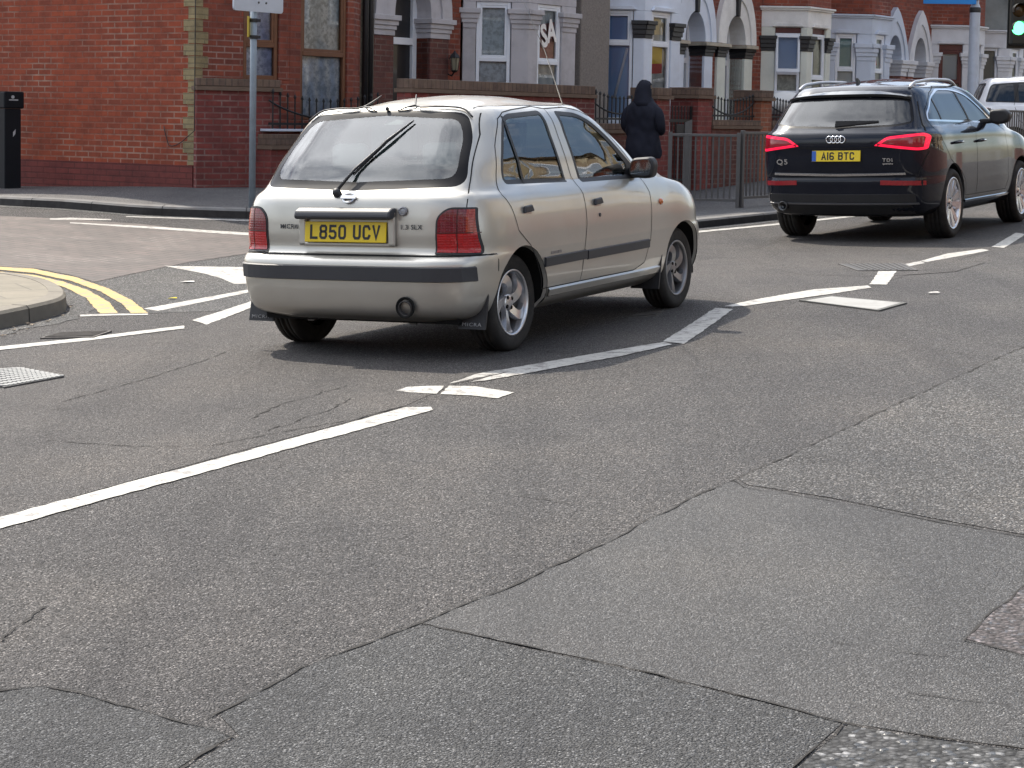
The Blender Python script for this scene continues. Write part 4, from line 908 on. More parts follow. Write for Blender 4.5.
    m=MB(); m.box(-.6,2.2,-.78,.78,.32,.5); m.box(-.8,-.1,-.7,.7,.5,1.1); m.build('cabin_trim',MATS['cabin_dark'],root)
    seat(root,.95,.38,.55,.52); seat(root,.95,-.38,.55,.52); seat(root,.05,0,.60,1.3,'rear_seat')
    for y in (-.37,.37):
        m=MB(); m.box(-.17,-.08,y-.15,y+.15,1.22,1.38); m.build('headrest',SEAT,root,bevel=.04)
    for cx in (0,2.807):
        for s in (1,-1): wheel(root,cx,s*.81,.366,.366,.276,.235,s,5,pbr('alloy_bright',(.72,.73,.76),.25,.8,var=.06),'twin')
dark_suv()
# ------------------------------------------------------------------ white people carrier behind the railing
def white_mpv(P,yaw,zg):
    c,s=math.cos(yaw),math.sin(yaw); root=empty('people_carrier','white people carrier with dark tinted windows parked behind the railing','car',mat=Matrix(((s,-c,0,P.x),(c,s,0,P.y),(0,0,1,zg),(0,0,0,1)))@Matrix.Diagonal((1,1,.93,1)))
    PA=carpaint('white_paint',(.74,.76,.80),0,.25,1,dust=.15); k=1.16; zr=lambda x,y:1.70-.05*(x-.9)**2-.25*y*y
    sx=(.10,.6,1.2,1.8,2.3)
    rows=[row(-.55,.78,3.2,.22,.22,.22,sx=sx),row(-.68,.86,3.3,.30,.30,.30,sx=sx),row(-.74,.90,3.35,.45,.45,.45,sx=sx),row(-.75,.905,3.35,.60,.60,.60,sx=sx),row(-.73,.905,3.3,.80,.80,.76,sx=sx),row(-.71,.89,3.2,1.0,1.0,.88,sx=sx),row(-.68,.86,2.9,1.08,1.08,.98,1.1,sx=sx),
      green(-.66,.83,2.5,1.13,1.12,1.06),green(-.60,.79,2.2,1.28,1.28,1.28),green(-.54,.745,1.9,1.44,1.44,1.45),green(-.48,.70,1.68,1.55,1.55,1.56),green(-.42,.64,1.55,1.61,1.60,1.61),dome(-.2,.5,1.4,zr),dome(.1,.25,1.3,zr),dome(.3,0,1.2,zr)]
    bm=surface(rows,4,4); sf=Surf(bm); arches(bm,root,2.55,.32,.37,.5,.85); GD=MATS['privacy_glass']
    wo=roundpoly([(-.50,1.15),(-.40,1.50),(.2,1.555),(1.2,1.545),(1.62,1.40),(2.0,1.14)],[.04,.08,.1,.2,.1,.02],4)
    for sd in (1,-1):
        reg=extract(bm,cut(bm,wo,'xz',side(sd))); g=extract(reg,cut(reg,shrink(wo,.02),'xz',lambda f:True))
        for q in ([(-.7,1),(.02,1),(-.02,1.7),(-.7,1.7)],[(.10,1),(.95,1),(.92,1.7),(.06,1.7)],[(1.03,1),(3,1),(3,1.7),(1.0,1.7)]): finish(extract(g,cut(g,q,'xz',lambda f:True)),'side_window',GD,root,-.004)
        finish(extract(g,[f for f in g.faces if f.calc_center_median().x<.5]),'window_bar',BLK,root); finish(g,'window_bar',BLK,root); finish(reg,'window_seal',BLK,root)
        for dp,x0 in (([(.96,.36),(.99,1.1),(.95,1.58),(.1,1.58),(.0,1.1),(.1,.8),(.4,.55),(.42,.36)],.18),([(.96,.36),(2.0,.36),(2.05,1.06),(1.65,1.42),(1.2,1.58),(.95,1.58),(.99,1.1)],1.12)):
            ob=finish(extract(bm,cut(bm,dp,'xz',side(sd))),'door',PA,root); m=MB(); sf.ribbon(m,dp,.007,'xz',sd,.0015,.05,closed=True); m.build('door_seam',SEAM,ob)
            h,_=sf.hit(x0,.96,'xz',sd); m=MB(); m.tube([(x0-.09,h.y,.96),(x0-.06,h.y+sd*.035,.963),(x0+.06,h.y+sd*.035,.966),(x0+.09,h.y,.97)],.013,6); m.build('handle',PA,ob,True)
    rp=roundpoly([(.68,1.16),(.58,1.52),(-.58,1.52),(-.68,1.16)],.06,4); glazing(bm,rp,'yz',lambda f:f.calc_center_median().x<.1 and f.normal.x<-.12,.025,root,GD,BLK,('rear_window','window_seal'))
    fp=roundpoly([(.70,1.12),(.58,1.52),(-.58,1.52),(-.70,1.12)],.06,4); glazing(bm,fp,'yz',lambda f:f.calc_center_median().x>1.2 and f.normal.x>.12,.025,root,GD,BLK,('windscreen','window_seal'))
    for sd in (1,-1):
        lr=extract(bm,cut(bm,[(sd*.60,.78),(sd*.62,1.02),(sd*.86,1.04),(sd*.89,.78)],'yz',lambda f:f.calc_center_median().x<0 and f.normal.x<-.02)); finish(lr,'tail_light',MATS['lens_red'],root,.005)
    finish(bm,'body',PA,root); arch_lips(sf,root,2.55,.32,.37,PA)
    m=MB(); m.box(-.6,3.1,-.75,.75,.22,.35); m.build('underbody',WELL,root)
    seat(root,.9,.38,.5,.5); seat(root,.9,-.38,.5,.5)
    for cx in (0,2.55):
        for sd in (1,-1): wheel(root,cx,sd*.78,.32,.32,.22,.2,sd,5,ALLOYD,'twin')
_p=Vector((9.05,34.0,0)); white_mpv(_p,R(98),ground(9.05,33.5)+.12)
# ================================================================== buildings
BR=brick('brick_red',(.30,.072,.038),(.19,.052,.035),(.36,.26,.22))
BRS=brick('brick_side',(.38,.074,.028),(.26,.056,.026),(.42,.30,.23))
BRD=brick('brick_dark',(.17,.060,.045),(.12,.048,.040),(.24,.19,.16))
BRG=brick('brick_garden',(.25,.055,.045),(.17,.045,.040),(.33,.26,.23))
BRP=brick('brick_painted',(.20,.042,.034),(.17,.038,.032),(.085,.025,.02))
BRY=brick('brick_buff',(.36,.29,.15),(.30,.24,.13),(.20,.17,.11),.30,.075)
BRC=brick('brick_cap',(.21,.145,.105),(.15,.10,.078),(.10,.08,.065),.085,.16,.012)
BRO=brick('brick_opposite',(.44,.34,.20),(.38,.29,.18),(.45,.38,.28))
STN=pbr('stone_lilac',(.52,.50,.515),.8,var=.14,vs=4,bump=.15,bs=50,dirt=.35); STW=pbr('stucco_white_blue',(.74,.80,.90),.7,var=.06,vs=3,bump=.1,dirt=.15); STC=pbr('stucco_cream_green',(.74,.76,.68),.7,var=.06,vs=3,bump=.1,dirt=.2)
STH=pbr('stucco_white',(.85,.84,.81),.7,var=.07,vs=3,bump=.1,dirt=.3); STB=pbr('stucco_blue_grey',(.62,.68,.78),.7,var=.06,vs=3,bump=.1,dirt=.15); STG=pbr('stucco_pale_grey',(.70,.71,.74),.7,var=.08,vs=3,bump=.1,dirt=.25); REN=pbr('render_grey',(.26,.28,.28),.9,var=.2,vs=5,bump=.3,bs=60,dirt=.3)
PEB=pbr('pebble_dash',(.25,.225,.205),.95,var=.45,vs=45,bump=.9,bs=80)
CAPB=pbr('capital_black',(.018,.018,.02),.45,var=.2); CAPC=pbr('capital_cream',(.50,.45,.36),.7,dirt=.5)
UPVC=pbr('frame_white',(.80,.83,.88),.35,var=.04); BRN=pbr('frame_brown',(.155,.062,.028),.5,var=.3,vs=12); MAR=pbr('frame_maroon',(.10,.022,.018),.5,var=.2)
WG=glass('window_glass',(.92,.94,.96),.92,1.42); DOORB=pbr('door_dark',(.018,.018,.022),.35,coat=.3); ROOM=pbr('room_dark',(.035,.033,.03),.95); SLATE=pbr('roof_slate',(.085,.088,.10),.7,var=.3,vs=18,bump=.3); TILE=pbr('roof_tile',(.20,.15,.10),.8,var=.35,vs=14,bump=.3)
PIPE=pbr('pipe_black',(.015,.015,.016),.5)
def curtain(name,c1,c2,scale=16,lace=0):
    if name in MATS: return MATS[name]
    nt=NT(name); v=objc(nt); w=nt.a('ShaderNodeTexWave',Scale=scale/6.28,Distortion=2.5,Detail=2); w.bands_direction='DIAGONAL'; mp=nt.a('ShaderNodeMapping'); mp.inputs['Scale'].default_value=(1,1,.06); nt.l(v,mp.inputs[0]); nt.l(mp.outputs[0],w.inputs['Vector'])
    f=w.outputs['Fac']
    c=nt.mix(f,c1,c2)
    if lace: c=nt.mix(nt.ramp(nt.noise(v,lace,4,.7),[(.42,0),(.60,1)]),c,tuple(x*.66 for x in c1))
    nt.l(c,nt.p.inputs['Base Color']); nt.p.inputs['Roughness'].default_value=.95; nt.bump(f,.6,.02); MATS[name]=nt.m; return nt.m
CU_BLUE=curtain('curtain_blue',(.20,.34,.62),(.38,.56,.80)); CU_NET=curtain('curtain_net',(.55,.66,.84),(.84,.88,.92),18,9); CU_LACE=curtain('curtain_lace',(.66,.72,.74),(.86,.90,.90),10,16); CU_GREY=curtain('curtain_grey',(.40,.46,.52),(.56,.62,.66)); CU_TEAL=curtain('curtain_teal',(.22,.38,.38),(.32,.48,.48)); BLIND=pbr('blind_pale_blue',(.46,.62,.90),.8,var=.05); CU_FLOR=curtain('curtain_floral',(.66,.68,.58),(.48,.48,.40),8,14); CU_DARK=curtain('curtain_dark',(.14,.16,.17),(.22,.24,.25)); CU_VIO=curtain('curtain_violet',(.36,.40,.62),(.66,.70,.84),14,12)
class F:
    """a vertical face: s along, o outward, z up, in the local frame of a house"""
    def __init__(s,p,q):
        s.p=Vector((p[0],p[1],0)); q=Vector((q[0],q[1],0)); s.L=(q-s.p).length; s.d=(q-s.p)/s.L; s.o=Vector((s.d.y,-s.d.x,0))
    def P(s,a,o,z): return s.p+s.d*a+s.o*o+Vector((0,0,z))
    def box(s,m,a0,a1,o0,o1,z0,z1): return m.ob(s.P(a0,o0,z0),s.d*(a1-a0),s.o*(o1-o0),Vector((0,0,z1-z0)))
def window(f,root,a0,a1,z0,z1,zt,frame,cur,lower=None,dep=.025,fw=.05,open_top=0,extra=None):
    m=MB(); o0,o1=-dep-.06,-dep
    f.box(m,a0,a0+fw,o0,o1,z0,z1); f.box(m,a1-fw,a1,o0,o1,z0,z1); f.box(m,a0+fw,a1-fw,o0,o1-.001,z1-fw,z1); f.box(m,a0+fw,a1-fw,o0,o1-.001,z0,z0+fw*1.1)
    if zt: f.box(m,a0+fw,a1-fw,o0,o1+.004,zt-fw*.6,zt+fw*.6)
    w=m.build('window',frame,root,bevel=.006)
    if zt and not open_top:
        m=MB(); 
        for u0,u1,v0,v1 in ((a0+fw,a0+fw*1.7,zt+fw*.6,z1-fw),(a1-fw*1.7,a1-fw,zt+fw*.6,z1-fw)): f.box(m,u0,u1,o0+.01,o1-.008,v0,v1)
        f.box(m,a0+fw*1.7,a1-fw*1.7,o0+.01,o1-.008,z1-fw*1.7,z1-fw); f.box(m,a0+fw*1.7,a1-fw*1.7,o0+.01,o1-.008,zt+fw*.6,zt+fw*1.3); m.build('casement',frame,w,bevel=.004)
    m=MB(); m.add([f.P(a0+fw,o0+.03,z0+fw),f.P(a1-fw,o0+.03,z0+fw),f.P(a1-fw,o0+.03,z1-fw),f.P(a0+fw,o0+.03,z1-fw)],[(0,1,2,3)]); m.build('pane',WG,w)
    if zt and open_top:
        m=MB(); u=[f.P(a0+.01,o1+.01,z1-.02),f.P(a1-.01,o1+.01,z1-.02)]; b=[f.P(a1-.01,o1+open_top,zt+.02),f.P(a0+.01,o1+open_top,zt+.02)]
        Q=[u[0],u[1],b[0],b[1]]; c=sum(Q,Vector())/4; I=[p+(c-p).normalized()*.07 for p in Q]
        for i in range(4): j=(i+1)%4; m.prism([Q[i],Q[j],I[j],I[i]],f.o*.045)
        k=m.build('casement',frame,w); m=MB(); m.add([p+f.o*.02 for p in I],[(0,1,2,3)]); m.build('pane',WG,k)
    m=MB(); zc=lower[1] if lower else z0+fw
    m.add([f.P(a0+fw*.5,o0-.015,zc),f.P(a1-fw*.5,o0-.015,zc),f.P(a1-fw*.5,o0-.015,z1-fw*.5),f.P(a0+fw*.5,o0-.015,z1-fw*.5)],[(0,1,2,3)]); m.build('curtain',cur,w)
    if lower:
        m=MB(); m.add([f.P(a0+fw*.5,o0-.015,z0),f.P(a1-fw*.5,o0-.015,z0),f.P(a1-fw*.5,o0-.015,zc-.005),f.P(a0+fw*.5,o0-.015,zc-.005)],[(0,1,2,3)]); m.build('curtain',lower[0],w)
    return w
def capital(f,root,a0,a1,mats,z0,z1,pr=.0):
    h=z1-z0; r=None
    m=MB()
    for k,(b,c,e) in enumerate(((0,.26,.014),(.26,.48,.034),(.48,.74,.05),(.74,1,.075))):
        f.box(m,a0-e,a1+e,-.12,pr+e,z0+h*b,z0+h*c)
    return m.build('capital',mats,root,bevel=.008)
def bay(root,pts,wall,col,cap,wins,zs=1.75,zh=3.0,ztop=3.35,upper=None,capz=(2.57,2.86),hood=True,cols=None,lintel=None):
    """faces of a canted bay; pts local (x,y); wins one dict per face or None"""
    for i,(p,q) in enumerate(zip(pts[:-1],pts[1:])):
        f=F(p,q); L=f.L; wn=wins[i]
        a0,a1=(wn['a0']*L,wn['a1']*L) if wn else (L*.5,L*.5); h0=wn.get('z0',zs) if wn else zs; h1=wn.get('z1',zh) if wn else zh
        m=MB(); f.box(m,0,L,-.16,-.001,-.4,h0); m.build('bay_panel',wall,root)
        m=MB(); f.box(m,0,L,-.16,0,h1,ztop); m.build('bay_head',cols or col,root)
        for u0,u1 in ((0,a0),(a1,L)):
            if u1-u0>.02:
                m=MB(); f.box(m,u0,u1,-.16,0,h0,h1-.002); m.build('bay_column',col,root,bevel=.012)
                if cap: capital(f,root,u0+.012,u1-.012,cap,*capz)
        m=MB(); f.box(m,-.03,L+.03,-.1,.045,ztop,ztop+.035); f.box(m,-.045,L+.045,-.1,.075,ztop+.035,ztop+.07); m.build('cornice',cols or col,root,bevel=.008)
        if wn:
            m=MB(); f.box(m,a0-.02,a1+.02,-.10,.05,h0-.055,h0-.001); m.build('sill',wn.get('sill',col),root,bevel=.008)
            if hood:
                m=MB(); m.prism([f.P(a0-.05,.002,h1+.012),f.P(a1+.05,.002,h1+.012),f.P(a1-.02,.002,h1+.075),f.P(a0+.02,.002,h1+.075)],f.o*.045); m.build('drip_mould',cols or col,root,bevel=.006)
            if lintel:
                m=MB(); f.box(m,a0,a1,-.13,-.05,h1-lintel[1],h1-.003); m.build('blind_box',lintel[0],root); h1-=lintel[1]+.004
            w=window(f,root,a0+.01,a1-.01,h0+.002,h1-.004,wn.get('zt'),wn['frame'],wn['cur'],wn.get('lower'),open_top=wn.get('open',0))
            if 'extra' in wn: wn['extra'](f,w,a0,a1,h0,h1)
    m=MB(); m.prism([Vector((x,y,ztop+.06)) for x,y in pts],(0,0,.02)); m.build('bay_roof',SLATE,root)
    # dark room behind
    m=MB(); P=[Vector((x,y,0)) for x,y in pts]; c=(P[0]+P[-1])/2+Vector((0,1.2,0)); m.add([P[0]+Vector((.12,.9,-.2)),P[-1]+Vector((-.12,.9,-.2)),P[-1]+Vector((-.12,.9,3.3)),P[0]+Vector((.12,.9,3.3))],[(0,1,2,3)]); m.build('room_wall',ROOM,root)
    if upper:
        m=MB(); Q=[Vector((x,y+.012,ztop+.081)) for x,y in pts]; m.prism(Q,(0,0,2.75)); m.build('bay_upper',upper,root)
        for i,(p,q) in enumerate(zip(pts[:-1],pts[1:])):
            f=F(p,q); L=f.L; m=MB(); f.box(m,L*.2,L*.8,.0,.03,4.35,5.7); wu=m.build('window',UPVC,root); m=MB(); f.box(m,L*.27,L*.73,.01,.034,4.42,5.63); m.build('pane',pbr('upper_pane',(.10,.13,.17),.08,coat=1),wu)
        for k in range(3):
            pass
def arch(root,c,half,mats,capm,z0=2.65,hi=.51,ho=1.1,wo=.70,col=None,pointed=False,key=None,capz=(2.41,2.65),colw=None,depth=.6,door=DOORB,frame=UPVC):
    """arched doorway recess; c the centre in local x"""
    col=col or mats; n=18; inn=[];out=[]
    for k in range(n+1):
        a=PI*k/n; inn.append((c-half*math.cos(a),z0+hi*math.sin(a)))
        if pointed:
            t=1-abs(1-2*k/n); sx=-1 if k<n/2 else 1; x=wo*(1-t**1.25)**.72; out.append((c+sx*x,z0+ho*t**.95+.0))
        else: out.append((c-wo*math.cos(a),z0+ho*math.sin(a)))
    def pt(p,y): return Vector((p[0],y,p[1]))
    m=MB(); fr=-.065
    mid=[((a[0]+b[0])/2,(a[1]+b[1])/2) for a,b in zip(inn,out)]
    m.strip([pt(p,fr-.0) for p in inn],[pt(p,fr) for p in mid]); m.strip([pt(p,fr) for p in mid],[pt(p,fr-.03) for p in mid]); m.strip([pt(p,fr-.03) for p in mid],[pt(p,fr-.03) for p in out]); m.strip([pt(p,fr-.03) for p in out],[pt(p,.05) for p in out]); m.strip([pt(p,depth) for p in inn],[pt(p,fr) for p in inn]); m.build('door_arch',mats,root,recalc=True)
    if key:
        m=MB(); zk=z0+hi-.02; m.prism([Vector((c-.035,-.12,zk)),Vector((c+.035,-.12,zk)),Vector((c+.075,-.12,z0+ho+.08)),Vector((c-.075,-.12,z0+ho+.08))],(0,.1,0)); m.build('keystone',key,root,bevel=.008)
    cw=colw or .30
    for s in (-1,1):
        a,b=sorted((c+s*half,c+s*(half+cw))); m=MB(); m.box(a,b,-.05,depth,-.3,capz[0]); m.build('door_pier',col,root,bevel=.012)
        h=capz[1]-capz[0]
        for cm,lo,hi_ in (((capm[0],0,.72),(capm[1],.72,1)) if isinstance(capm,tuple) else ((capm,0,1),)):
            m=MB()
            for b0,b1,e in ((0,.28,.012),(.28,.5,.03),(.5,.74,.05),(.74,1,.08)):
                if b0>=hi_ or b1<=lo: continue
                m.box(a-e*(1 if s<0 else .9),b+e*(1 if s>0 else .9),-.05-e,depth-.001,capz[0]+h*b0+.001,capz[0]+h*b1)
            m.build('capital',cm,root,bevel=.006)
    # door, frame and fanlight at the back of the recess
    m=MB(); m.box(c-half,c+half,depth,depth+.05,-.2,3.3); d=m.build('door',door,root)
    m=MB(); m.box(c-half,c-half+.07,depth-.06,depth-.002,-.2,3.2); m.box(c+half-.09,c+half-.001,depth-.06,depth-.002,-.2,3.2); m.box(c-half+.07,c+half-.09,depth-.06,depth-.003,2.28,2.38); m.build('door_frame',frame,root,bevel=.006)
    m=MB(); m.box(c-half,c+half,-.1,depth,-.4,.12); m.build('doorstep',STN,root)
def shell(root,t1,wall,ops,depth=8,eave=6.3,dz=3.5,roof=SLATE,chim=True):
    """front wall pieces between openings (x0,x1), then the bulk of the house above and behind"""
    m=MB(); x=0
    for a,b in sorted(ops)+[(t1,t1)]:
        if a-x>.01: m.box(x,a,0,.25,-.4,3.3)
        x=b
    m.box(0,t1,.002,.25,3.3,eave); m.build('wall',wall,root)
    m=MB(); m.box(0,.22,.26,depth,-.4,eave-.01); m.build('party_wall',wall,root); m=MB(); m.box(t1-.22,t1-.002,.26,depth,-.4,eave-.01); m.build('party_wall',wall,root); m=MB(); m.box(.22,t1-.22,depth-.25,depth,-.4,eave-.02); m.build('rear_wall',wall,root)
    m=MB(); R_=[(0,-.35,eave-.12),(0,depth/2,eave+2.1),(0,depth+.35,eave-.12),(0,depth+.35,eave-.02),(0,depth/2,eave+2.22),(0,-.35,eave-.02)]; m.prism([Vector(p) for p in R_],(t1,0,0)); rf=m.build('roof',roof,root)
    if chim: m=MB(); m.box(-.4,.4,depth/2-.5,depth/2+.5,eave+1.6,eave+3.2); m.build('chimney',wall,rf)
    m=MB(); m.tube([(0,-.40,eave-.05),(t1,-.40,eave-.05)],.055,8); m.build('gutter',PIPE,root)
ROT=math.atan2(FU.y,FU.x)
def hroot(t,z,label,cat='house',group='brick terraced houses along the far side of the road'):
    p=fac(t,0,z); return empty('terraced_house',label,cat,mat=Matrix.Translation(p)@Matrix.Rotation(ROT,4,'Z'),group=group)
def upwin(root,x0,x1):
    m=MB(); m.box(x0,x1,-.03,-.001,4.3,5.75); w=m.build('window',UPVC,root); m=MB(); m.box(x0+.07,x1-.07,-.034,-.02,4.37,5.68); m.build('pane',pbr('upper_pane',(.10,.13,.17),.08,coat=1),w)
def tx(px,e=0): return on_fac(px,30,e)[0]
# ---- house with the lilac stone bay and SA in its window
T2=-5.50; h2=hroot(T2,0,'red brick house with grey stone bay and white letters SA in its window')
shell(h2,5.2,BR,[(-4.98-T2,-4.20-T2),(-3.45-T2,-1.10-T2)])
def sa(f,w,a0,a1,z0,z1):
    mid=(a0+a1)/2
    for ch,da,dz,rot in (('S',-.095,-.02,.25),('A',.085,.055,.12)):
        ax=f.d*math.cos(rot)+Vector((0,0,1))*math.sin(rot); ay=-f.d*math.sin(rot)+Vector((0,0,1))*math.cos(rot)
        place_text('window_lettering',ch,.46,f.P(mid+da,-.035,2.50+dz),ax,ay,pbr('sticker_white',(.90,.86,.82),.6),w,.74,.002,.016)
    m=MB(); m.add([f.P(a0+.06,-.09,2.16),f.P(a1-.06,-.09,2.16),f.P(a1-.06,-.09,2.72),f.P(a0+.06,-.09,2.64)],[(0,1,2,3)]); m.build('red_backing',pbr('red_cloth',(.50,.22,.22),.9,var=.25,vs=5),w)
bay(h2,[(-3.40-T2,0),(-2.74-T2,-.70),(-1.52-T2,-.70),(-1.12-T2,0)],BR,STN,STN,[dict(a0=.20,a1=.74,zt=2.12,frame=UPVC,cur=CU_LACE),dict(a0=.20,a1=.70,zt=2.10,frame=UPVC,cur=CU_GREY,extra=sa),dict(a0=.25,a1=.75,zt=2.1,frame=UPVC,cur=CU_LACE)],zs=1.62,zh=2.96,ztop=3.5,upper=BR,hood=False)
arch(h2,-4.60-T2,.40,STN,STN,z0=2.66,hi=.62,ho=1.15,wo=.84,col=BRD,capz=(2.38,2.66),colw=.42,depth=.26)
m=MB(); m.box(5.2-.82,5.2-.02,-.52,-.001,-.4,3.6); m.build('rendered_pier',PEB,h2,bevel=.02)
m=MB(); m.tube([(-.20,-.14,-.2),(-.20,-.14,6.2)],.04,8); m.build('drainpipe',PIPE,h2,True); m=MB(); m.tube([(5.2-.85,-.10,-.2),(5.2-.85,-.10,6.2)],.045,8); m.build('drainpipe',PIPE,h2,True)
m=MB(); m.box(-.34,.02,-.10,-.001,-.4,6.2); m.build('buff_pier',brick('brick_buff_sooty',(.19,.165,.12),(.15,.13,.10),(.11,.10,.08)),h2)
def lantern():
    c=Vector((-3.90-T2+.12,-.16,2.02)); m=MB(); m.tube([c+Vector((0,.15,-.12)),c+Vector((0,.05,-.16)),c+Vector((0,0,-.10))],.012,6); m.lathe([(.03,-.11),(.05,-.09),(.055,-.08)],c,(0,0,1),6); m.lathe([(.085,.10),(.06,.14),(.02,.18),(.001,.21)],c,(0,0,1),6)
    for k in range(6): a=k*PI/3; m.tube([c+Vector((.05*math.cos(a),.05*math.sin(a),-.08)),c+Vector((.075*math.cos(a),.075*math.sin(a),.10))],.006,4)
    w=m.build('wall_lantern',PIPE,h2); m=MB(); m.lathe([(.046,-.078),(.07,.098)],c,(0,0,1),6); m.build('lantern_glass',pbr('lamp_glass',(.30,.28,.20),.15,coat=.5),w)
lantern(); upwin(h2,.5,1.5)
# ---- pale blue and white bay, black capitals
T3=-.29; h3=hroot(T3,0,'pale blue white bay house with black capitals and yellow red flag in window')
shell(h3,3.98,BR,[(.18,2.30),(3.04-T3-.34,3.04-T3+.34)])
def flag(f,w,a0,a1,z0,z1):
    for nm,c,za,zb in (('flag_yellow',(.75,.55,.08),2.18,2.50),('flag_red',(.55,.10,.12),2.02,2.18)):
        m=MB(); m.add([f.P(a0+.06,-.095,za),f.P(a1-.12,-.095,za+.02),f.P(a1-.12,-.095,zb+.02),f.P(a0+.06,-.095,zb)],[(0,1,2,3)]); m.build('flag',pbr(nm,c,.9,var=.2,vs=5),w)
    m=MB(); m.add([f.P(a0+.06,-.09,2.66),f.P(a1-.12,-.09,2.66),f.P(a1-.10,-.09,2.84),f.P(a1-.18,-.09,2.90),f.P(a0+.06,-.09,2.92)],[(0,1,2,3,4)]); m.build('flag',pbr('flag_cream',(.72,.62,.40),.9,var=.2,vs=6),w)
def streak(f,w,a0,a1,z0,z1):
    m=MB(); m.tube([f.P(a0+(a1-a0)*.80,-.085,2.42),f.P(a0+(a1-a0)*.40,-.085,1.62)],.022,8); m.build('white_streak',UPVC,w,True)  # slanting white line drawn as a thin tube behind the pane
xb=0.0-T3
bay(h3,[(xb-.02,0),(.41-T3,-.70),(1.50-T3,-.70),(2.02-T3,0)],STW,STW,None,[dict(a0=.20,a1=.78,zt=2.49,z0=1.25,frame=UPVC,cur=CU_BLUE,extra=streak),dict(a0=.20,a1=.74,zt=2.49,z0=1.25,frame=UPVC,cur=CU_GREY,extra=flag),dict(a0=.25,a1=.75,zt=2.49,z0=1.25,frame=UPVC,cur=CU_BLUE)],zs=1.25,zh=3.02,ztop=3.75,upper=STW,cols=STW)
def blackcaps(root,pts,fr,z=(2.58,2.86)):
    for (p,q),(a,b) in zip(zip(pts[:-1],pts[1:]),fr):
        f=F(p,q)
        for u0,u1 in ((0.0,a*f.L),(b*f.L,f.L)):
            if u1-u0<.04: continue
            m=MB(); h=z[1]-z[0]
            for b0,b1,e in ((0,.22,.012),(.22,.5,.035),(.5,.78,.055),(.78,1,.085)): f.box(m,u0-e*.4,u1+e*.4,-.1,.003+e,z[0]+h*b0,z[0]+h*b1)
            m.build('capital',CAPB,root,bevel=.006)
blackcaps(h3,[(xb-.02,0),(.41-T3,-.70),(1.50-T3,-.70),(2.02-T3,0)],[(.20,.78),(.20,.74),(.25,.75)])
arch(h3,3.04-T3,.34,STW,(CAPB,CAPC),key=CAPB,col=STW,z0=2.66,hi=.51,ho=1.12,wo=.66,colw=.28,depth=.32); upwin(h3,2.7,3.6)
m=MB(); m.tube([(xb-.06,-.30,1.45),(xb-.02,-.26,2.75)],.018,6); m.build('leaning_pipe',UPVC,h3,True)
# ---- white headed bay with cream green columns
T4=3.70; h4=hroot(T4,0,'house with white bay head, cream green columns and an open white casement')
pts=[(5.47-T4,0),(5.94-T4,-.70),(6.88-T4,-.70),(7.36-T4,0)]
shell(h4,3.92,BR,[(4.45-T4-.34,4.45-T4+.34),(5.56-T4,7.3-T4)])
bay(h4,pts,STC,STC,None,[dict(a0=.30,a1=.86,zt=2.18,z0=1.80,frame=UPVC,cur=BLIND,open=.13,lower=(CU_FLOR,2.16),sill=UPVC),dict(a0=.22,a1=.80,zt=2.1,z0=1.5,frame=UPVC,cur=CU_FLOR),dict(a0=.22,a1=.78,zt=2.1,z0=1.5,frame=UPVC,cur=CU_FLOR)],zs=1.8,zh=3.02,ztop=3.33,upper=BR,cols=STH,lintel=(MAR,.10))
blackcaps(h4,pts,[(.30,.86),(.22,.80),(.22,.78)])
arch(h4,4.45-T4,.34,STH,(CAPB,CAPC),key=CAPB,col=STC,z0=2.66,hi=.51,ho=1.12,wo=.68,colw=.29,depth=.32); upwin(h4,.4,1.3)
# ---- blue grey bay
T5=7.62; h5=hroot(T5,0,'house with blue grey painted bay and a red sticker in its window')
pts=[(8.02-T5,0),(8.62-T5,-.70),(9.46-T5,-.70),(9.98-T5,0)]
shell(h5,4.08,BR,[(8.1-T5,9.9-T5),(11.05-T5-.34,11.05-T5+.34)])
def sticker(f,w,a0,a1,z0,z1):
    m=MB(); c=(a0+a1)/2-.06; m.add([f.P(c-.10,-.095,2.43),f.P(c+.12,-.095,2.43),f.P(c+.05,-.095,2.62),f.P(c,-.095,2.76),f.P(c-.06,-.095,2.62)],[(0,1,2,3,4)]); m.build('sticker',pbr('sticker_red',(.62,.16,.18),.7,var=.3,vs=20),w)
bay(h5,pts,STB,STB,STB,[dict(a0=.22,a1=.68,zt=2.32,z0=1.5,frame=UPVC,cur=CU_TEAL,lower=(CU_GREY,2.3)),dict(a0=.22,a1=.72,zt=2.30,z0=1.5,frame=UPVC,cur=CU_GREY,extra=sticker),dict(a0=.22,a1=.78,zt=2.3,z0=1.5,frame=UPVC,cur=CU_GREY)],zs=1.5,zh=3.02,ztop=3.33,upper=BR,capz=(2.50,2.84))
arch(h5,11.05-T5,.32,STB,STG,z0=2.62,hi=.50,ho=1.08,wo=.62,colw=.26,depth=.3,pointed=True,col=BR,capz=(2.28,2.62)); upwin(h5,2.6,3.5)
